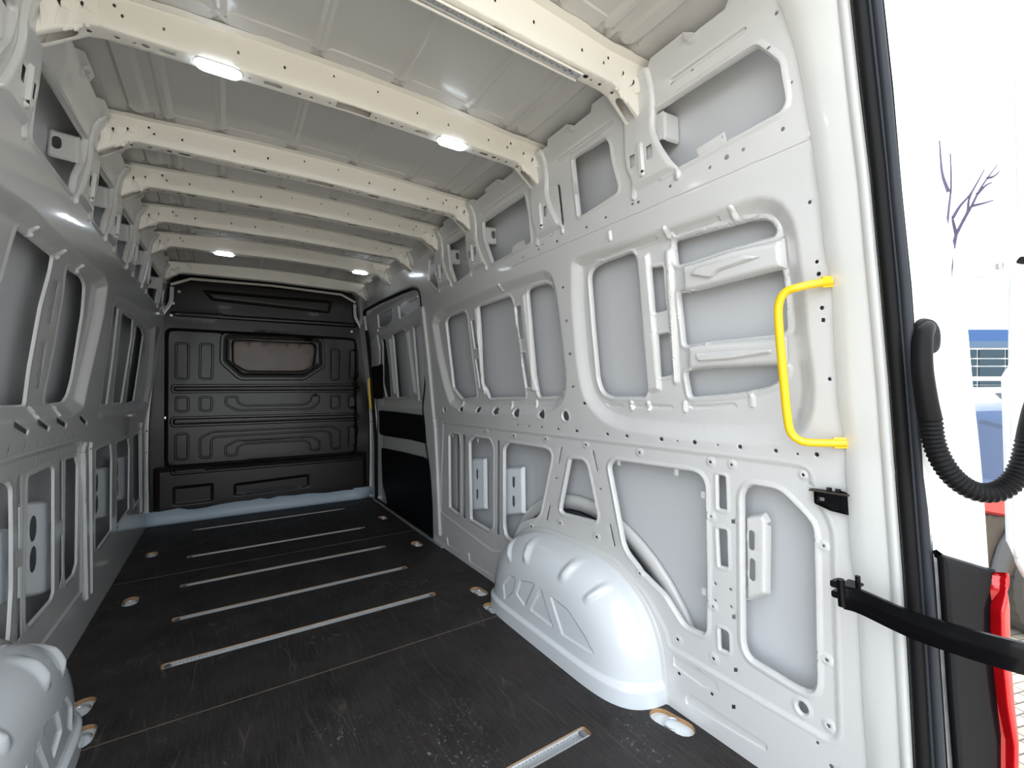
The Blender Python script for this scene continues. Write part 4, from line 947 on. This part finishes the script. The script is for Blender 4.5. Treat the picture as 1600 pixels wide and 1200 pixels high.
# bumper corner + tail lamp
bc_ = empty('rear_bumper_corner', (.88, .27, 0)); tag(bc_, 'dark grey plastic bumper corner trim below the rear door jamb', 'bumper')
qb = JP([(1452, 860), (1530, 884), (1532, 905), (1520, 945), (1519, 1000), (1530, 1090), (1540, 1150), (1540, 1280), (1484, 1280), (1468, 1080), (1455, 900)])
sheet('trim_panel', qb, [], [(qb, [(-.012, 0), (-.004, .002), (0, .010)])], lambda P, D: jmap(P, D-.022), BLACKT, bc_, res=.03, step=.01, thick=.012)
tl = empty('tail_lamp', (.97, .25, .3)); tag(tl, 'slim red tail lamp edge beside the dark bumper trim', 'tail lamp')
qt = JP([(1531, 886), (1545, 887), (1546, 900), (1540, 915), (1545, 935), (1547, 1000), (1553, 1080), (1560, 1140), (1560, 1290), (1541, 1290), (1541, 1150), (1531, 1090), (1522, 1000), (1523, 945), (1534, 905)])
qt1 = JP([(1541, 886), (1546, 887), (1546, 902), (1543, 915), (1546, 935), (1547, 1000), (1553, 1080), (1560, 1140), (1560, 1290), (1551, 1290), (1551, 1150), (1541, 1090), (1532, 1000), (1531, 945), (1538, 915)])
sheet('housing', qt, [], [], lambda P, D: jmap(P, D-.010), BLACKT, tl, res=.03, step=.01, thick=.02)
sheet('lens', qt1, [], [(qt1, [(-.006, -.004), (0, .0)])], lambda P, D: jmap(P, D-.030), RED, tl, res=.03, step=.008, thick=.045)
# open rear door: front edge visible at the right of the picture
rd = empty('rear_door', (1.0, .22, 0)); tag(rd, 'white open rear door swung outwards, only its hinge edge in view', 'door')
u0 = np.array([1.0, .222, 0]); ud = np.array([.14, -.99, 0]); ud /= np.linalg.norm(ud); un = np.array([.99, .14, 0])
def rmap(P, D): return np.stack([u0[0]+ud[0]*P[:, 0]+un[0]*D, u0[1]+ud[1]*P[:, 0]+un[1]*D, P[:, 1]], 1)
pd_ = rnd([(.022, 2.05), (.018, 1.40), (.004, 1.26), (0, 1.10), (0, .69), (.012, .655), (.06, .62), (.10, .55), (.10, -.10), (.75, -.10), (.75, 2.05)], .012)
sheet('door_panel', pd_, [(rnd(rect(.14, 1.10, .66, 1.75), .05), RIM)], [(rnd(rect(.05, .72, .70, 1.85), .05), [(-.02, .012), (0, 0)]), (pd_, [(-.020, 0), (-.012, .004), (0, .006)])], rmap, CREAM, rd, res=.05, step=.02, thick=.035)
hg = empty('hinge'); hg.parent = rd; hg.location = Vector((.97, .24, 1.25))-rd.location
def jpt(px, py, d=0): return jmap(np.array([J(px, py)]), np.array([d]))[0]
bar('hinge_leaf', [jpt(1490, 412, -.006), jpt(1520, 402, -.018), atD(1560, 388, .88), atD(1602, 372, .87)], .020, .012, CREAM, hg)
bar('hinge_leaf', [jpt(1490, 432, -.006), jpt(1520, 430, -.018), atD(1560, 424, .88), atD(1602, 416, .87)], .016, .012, CREAM, hg)
box('hinge_plate', jpt(1492, 418, -.004), (.02, .008, .075), CREAM, hg)
cyl('hinge_pin', atD(1588, 362, .875), atD(1589, 428, .875), .011, CREAM, hg, 16)
cyl('hinge_bolt', atD(1561, 412, .872), atD(1561, 420, .872), .006, SCREW, hg, 8)
cyl('hinge_bolt', atD(1594, 406, .862), atD(1600, 408, .862), .007, GLOSSB, hg, 8)
# ================================================================== OUTSIDE
def brickmat():
    m = bpy.data.materials.new('sunlit_brick_paving'); m.use_nodes = True; nt = m.node_tree; L = nt.links; b = nt.nodes['Principled BSDF']
    tc = nt.nodes.new('ShaderNodeTexCoord'); mp = nt.nodes.new('ShaderNodeMapping'); mp.inputs['Rotation'].default_value = (0, 0, .3); mp.inputs['Scale'].default_value = (1, 1, 1)
    br = nt.nodes.new('ShaderNodeTexBrick'); br.inputs['Scale'].default_value = 4.5; br.inputs['Color1'].default_value = (.50, .44, .34, 1); br.inputs['Color2'].default_value = (.62, .57, .47, 1)
    br.inputs['Mortar'].default_value = (.16, .13, .10, 1); br.inputs['Mortar Size'].default_value = .018
    ns = nt.nodes.new('ShaderNodeTexNoise'); ns.inputs['Scale'].default_value = 35; mx = nt.nodes.new('ShaderNodeMix'); mx.data_type = 'RGBA'; mx.blend_type = 'MULTIPLY'; mx.inputs[0].default_value = .5
    rp = nt.nodes.new('ShaderNodeValToRGB'); rp.color_ramp.elements[0].color = (.5, .5, .5, 1)
    L.new(tc.outputs['Object'], mp.inputs[0]); L.new(mp.outputs[0], br.inputs['Vector']); L.new(tc.outputs['Object'], ns.inputs['Vector']); L.new(ns.outputs['Fac'], rp.inputs[0])
    L.new(br.outputs['Color'], mx.inputs[6]); L.new(rp.outputs[0], mx.inputs[7]); L.new(mx.outputs[2], b.inputs['Base Color']); b.inputs['Roughness'].default_value = .85
    return m
GZ = -.64
gd = mesh('ground', [(-30, -30, GZ), (40, -30, GZ), (40, 40, GZ), (-30, 40, GZ)], [(0, 1, 2, 3)], brickmat(), smooth=False); tag(gd, kind='structure', label='sunlit brick paving outside')
BLUEC = mat('blue_car_paint', (.012, .055, .16), .35, coat=.3); DGLASS = mat('dark_car_glass', (.03, .05, .07), .08, coat=.5); TYRE = mat('dusty_tyre', (.05, .045, .04), .85)
# neighbouring blue van, its flank facing the doorway
nv = empty('parked_van', (3.9, .75, GZ)); tag(nv, 'blue parked van seen through the gap beside the open door', 'van')
O = atD(1550, 700, 2.95); vd = np.array(_R); vd[2] = 0; vd /= np.linalg.norm(vd); vn = np.array([_F[0], _F[1], 0]); vn /= np.linalg.norm(vn); vd = vd*.97+vn*.24; vd /= np.linalg.norm(vd); vn = np.array([-vd[1], vd[0], 0])
def vs(px, py):
    d = ray(px, py); s = ((O-C0)@vn)/(d@vn); p = C0+d*s; return ((p-O)@vd, p[2])
def vmap(P, D): return np.stack([O[0]+vd[0]*P[:, 0]+vn[0]*D, O[1]+vd[1]*P[:, 0]+vn[1]*D, P[:, 1]], 1)
def VP(pts): return np.array([vs(*p) for p in pts])
wc = vs(1632, 952); wc = np.array([wc[0], GZ+.34])
archp = [(wc[0]+.44*math.cos(a), wc[1]+.44*math.sin(a)) for a in np.linspace(math.pi*1.02, -.02*math.pi, 22)]
x0 = vs(1500, 700)[0]; x1 = x0+3.4; zt = vs(1550, 642)[1]
body = np.array([(x0, zt), (x0-.02, .2), (x0, -.35)]+archp+[(x1, -.42), (x1, zt)])
sheet('body_side', body, [], [(rnd(VP([(1528, 655), (1700, 700), (1700, 780), (1530, 752)]), .03), [(-.02, .012), (0, 0)])], vmap, BLUEC, nv, res=.1, step=.05, thick=.03)
rl = VP([(1515, 762), (1600, 760), (1600, 805), (1560, 806), (1515, 798)]); sheet('tail_lamp', rnd(rl, .03), [], [(rl, [(-.02, -.02), (0, 0)])], lambda P, D: vmap(P, D-.03), RED, nv, res=.05, step=.02, thick=.03)
db = VP([(1513, 800), (1600, 806), (1620, 880), (1560, 905), (1516, 930)]); sheet('lower_panel', db, [], [], lambda P, D: vmap(P, D-.012), mat('dusty_brown_trim', (.06, .045, .032), .6, var=(20, .3)), nv, res=.05, step=.02, thick=.02)
at_ = np.array([(wc[0]+r_*math.cos(a), wc[1]+r_*math.sin(a)) for r_, aa in ((.56, np.linspace(math.pi, 0, 24)), (.43, np.linspace(0, math.pi, 24))) for a in aa])
sheet('wheel_arch_trim', at_, [], [], lambda P, D: vmap(P, D-.035), GREYPL, nv, res=.05, step=.03, thick=.03)
# body depth
V = []; F = []
for a in (x0+.05, x1-.05):
    for z in (-.3, zt-.02):
        for d in (.06, 1.6): V.append(vmap(np.array([[a, z]]), np.array([d]))[0])
fixnorm(mesh('body_core', V, [(0, 1, 3, 2), (4, 5, 7, 6), (0, 1, 5, 4), (2, 3, 7, 6), (0, 2, 6, 4), (1, 3, 7, 5)], BLUEC, nv, smooth=False))
# wheel
V = []; F = []; N = 72; prof = [(.19, -.00), (.215, -.03), (.29, -.045), (.335, -.02), (.345, .02), (.345, .16), (.33, .19), (.2, .2)]
for i in range(N):
    a = 2*math.pi*i/N
    for k_, (r_, d) in enumerate(prof):
        rr_ = r_-(.010 if (i % 3 == 0 and k_ in (3, 4, 5)) else 0)
        V.append(vmap(np.array([[wc[0]+rr_*math.cos(a), wc[1]+rr_*math.sin(a)]]), np.array([d]))[0])
n = len(prof)
for i in range(N):
    for k_ in range(n-1): F.append((i*n+k_, i*n+k_+1, ((i+1) % N)*n+k_+1, ((i+1) % N)*n+k_))
autosmooth(fixnorm(mesh('tyre', V, F, TYRE, nv)), 25)
V = []; F = []
for i in range(40):
    a = 2*math.pi*i/40
    for r_, d in ((.195, .0), (.18, .03), (.07, .05), (.05, .02), (0.001, .02)): V.append(vmap(np.array([[wc[0]+r_*math.cos(a), wc[1]+r_*math.sin(a)]]), np.array([d]))[0])
for i in range(40):
    for k_ in range(4): F.append((i*5+k_, i*5+k_+1, ((i+1) % 40)*5+k_+1, ((i+1) % 40)*5+k_))
mesh('wheel_rim', V, F, ALU, nv)
# building far behind with blue fascia and window bands
bd = empty('office_building', tuple(atD(1545, 610, 16)[:2])+(GZ,)); tag(bd, 'distant white building with blue fascia and window bands behind the parked van', 'building')
BO = atD(1545, 600, 16)
def gs(px, py):
    d = ray(px, py); s = ((BO-C0)@_F)/(d@_F); p = C0+d*s; return p
def gbox(nm, x0, y0, x1, y1, m, dep=.2, back=0):
    a = gs(x0, y0); b = gs(x1, y0); c = gs(x1, y1); d = gs(x0, y1); f = _F*np.array([1, 1, 0]); V = [p+f*back for p in (a, b, c, d)]+[p+f*(dep+back) for p in (a, b, c, d)]
    return fixnorm(mesh(nm, V, [(0, 1, 2, 3), (4, 5, 6, 7), (0, 1, 5, 4), (1, 2, 6, 5), (2, 3, 7, 6), (3, 0, 4, 7)], m, bd, smooth=False))
BLUEF = mat('blue_fascia', (.02, .075, .22), .5); GLZ = mat('office_glass', (.03, .055, .075), .4, spec=.2); WHB = mat('white_render', (.95, .95, .95), .6)
gbox('wall', 1400, 512, 1760, 650, WHB, 4, .12); gbox('fascia', 1400, 515, 1760, 533, BLUEF); gbox('fascia_band', 1400, 533, 1760, 543, mat('grey_blue_band', (.06, .11, .19), .5), .15)
for y0, y1 in ((546, 559), (561, 571), (573, 588), (595, 601), (602, 609)):
    for i, x0 in enumerate(range(1400, 1760, 44)):
        gbox('window', x0+1, y0, x0+41, y1, GLZ, .1, .05)
# bright car in front of the building
wv = empty('white_car', tuple(atD(1560, 625, 8)[:2])+(GZ,)); tag(wv, 'overexposed white car parked beyond the blue van', 'car')
def cs_(px, py, D=8): return atD(px, py, D)
V = [cs_(1480, 640), cs_(1480, 622), cs_(1530, 606), cs_(1640, 604), cs_(1680, 622), cs_(1690, 640), cs_(1690, 700), cs_(1480, 700)]
n = len(V); f = _F*np.array([1, 1, 0])*1.6; V = V+[p+f for p in V]
autosmooth(fixnorm(mesh('car_body', V, [tuple(range(n)), tuple(range(2*n-1, n-1, -1))]+[(i, (i+1) % n, n+(i+1) % n, n+i) for i in range(n)], mat('white_car_paint', (.95, .95, .95), .3, coat=.5), wv, smooth=False)))
V = [cs_(1555, 614, 7.97), cs_(1640, 612, 7.97), cs_(1640, 626, 7.97), cs_(1566, 624, 7.97)]; solidify(mesh('car_window', V, [(0, 1, 2, 3)], DGLASS, wv, smooth=False), .02, 0)
for x in (1505, 1655): cyl('car_wheel', cs_(x, 695, 7.95), cs_(x, 695, 8.2), .32, TYRE, wv, 24)
# bare tree
BARK = mat('bark', (.06, .045, .09), .8)
tr = empty('bare_tree', tuple(atD(1492, 600, 14)[:2])+(GZ,)); tag(tr, 'leafless tree branches against the white sky', 'tree')
base = atD(1485, 600, 14); base[2] = GZ
def branch(p, D, r0, r1):
    P_ = spline([atD(x, y, D) for x, y in p], 5); n = len(P_); tube('branch', P_, lambda i: r0+(r1-r0)*i/n, BARK, tr, 6)
trunk = spline([base, atD(1484, 560, 14), atD(1482, 450, 14), atD(1488, 395, 14), atD(1494, 366, 14)], 5)
tube('trunk', trunk, lambda i: .12-.004*i, BARK, tr, 8)
for p in ([(1494, 366), (1505, 345), (1518, 322), (1530, 298), (1543, 278), (1558, 258)], [(1489, 340), (1500, 322), (1515, 305), (1527, 285), (1538, 265)], [(1484, 420), (1478, 380), (1482, 330), (1486, 290), (1485, 240)], [(1518, 322), (1535, 318), (1552, 313)], [(1527, 303), (1540, 290), (1550, 285)], [(1494, 366), (1489, 345), (1489, 338)], [(1505, 345), (1512, 330), (1514, 312), (1524, 290)], [(1482, 300), (1472, 270), (1468, 220)], [(1543, 278), (1552, 276), (1562, 268)]):
    branch(p, 14, .045, .012)
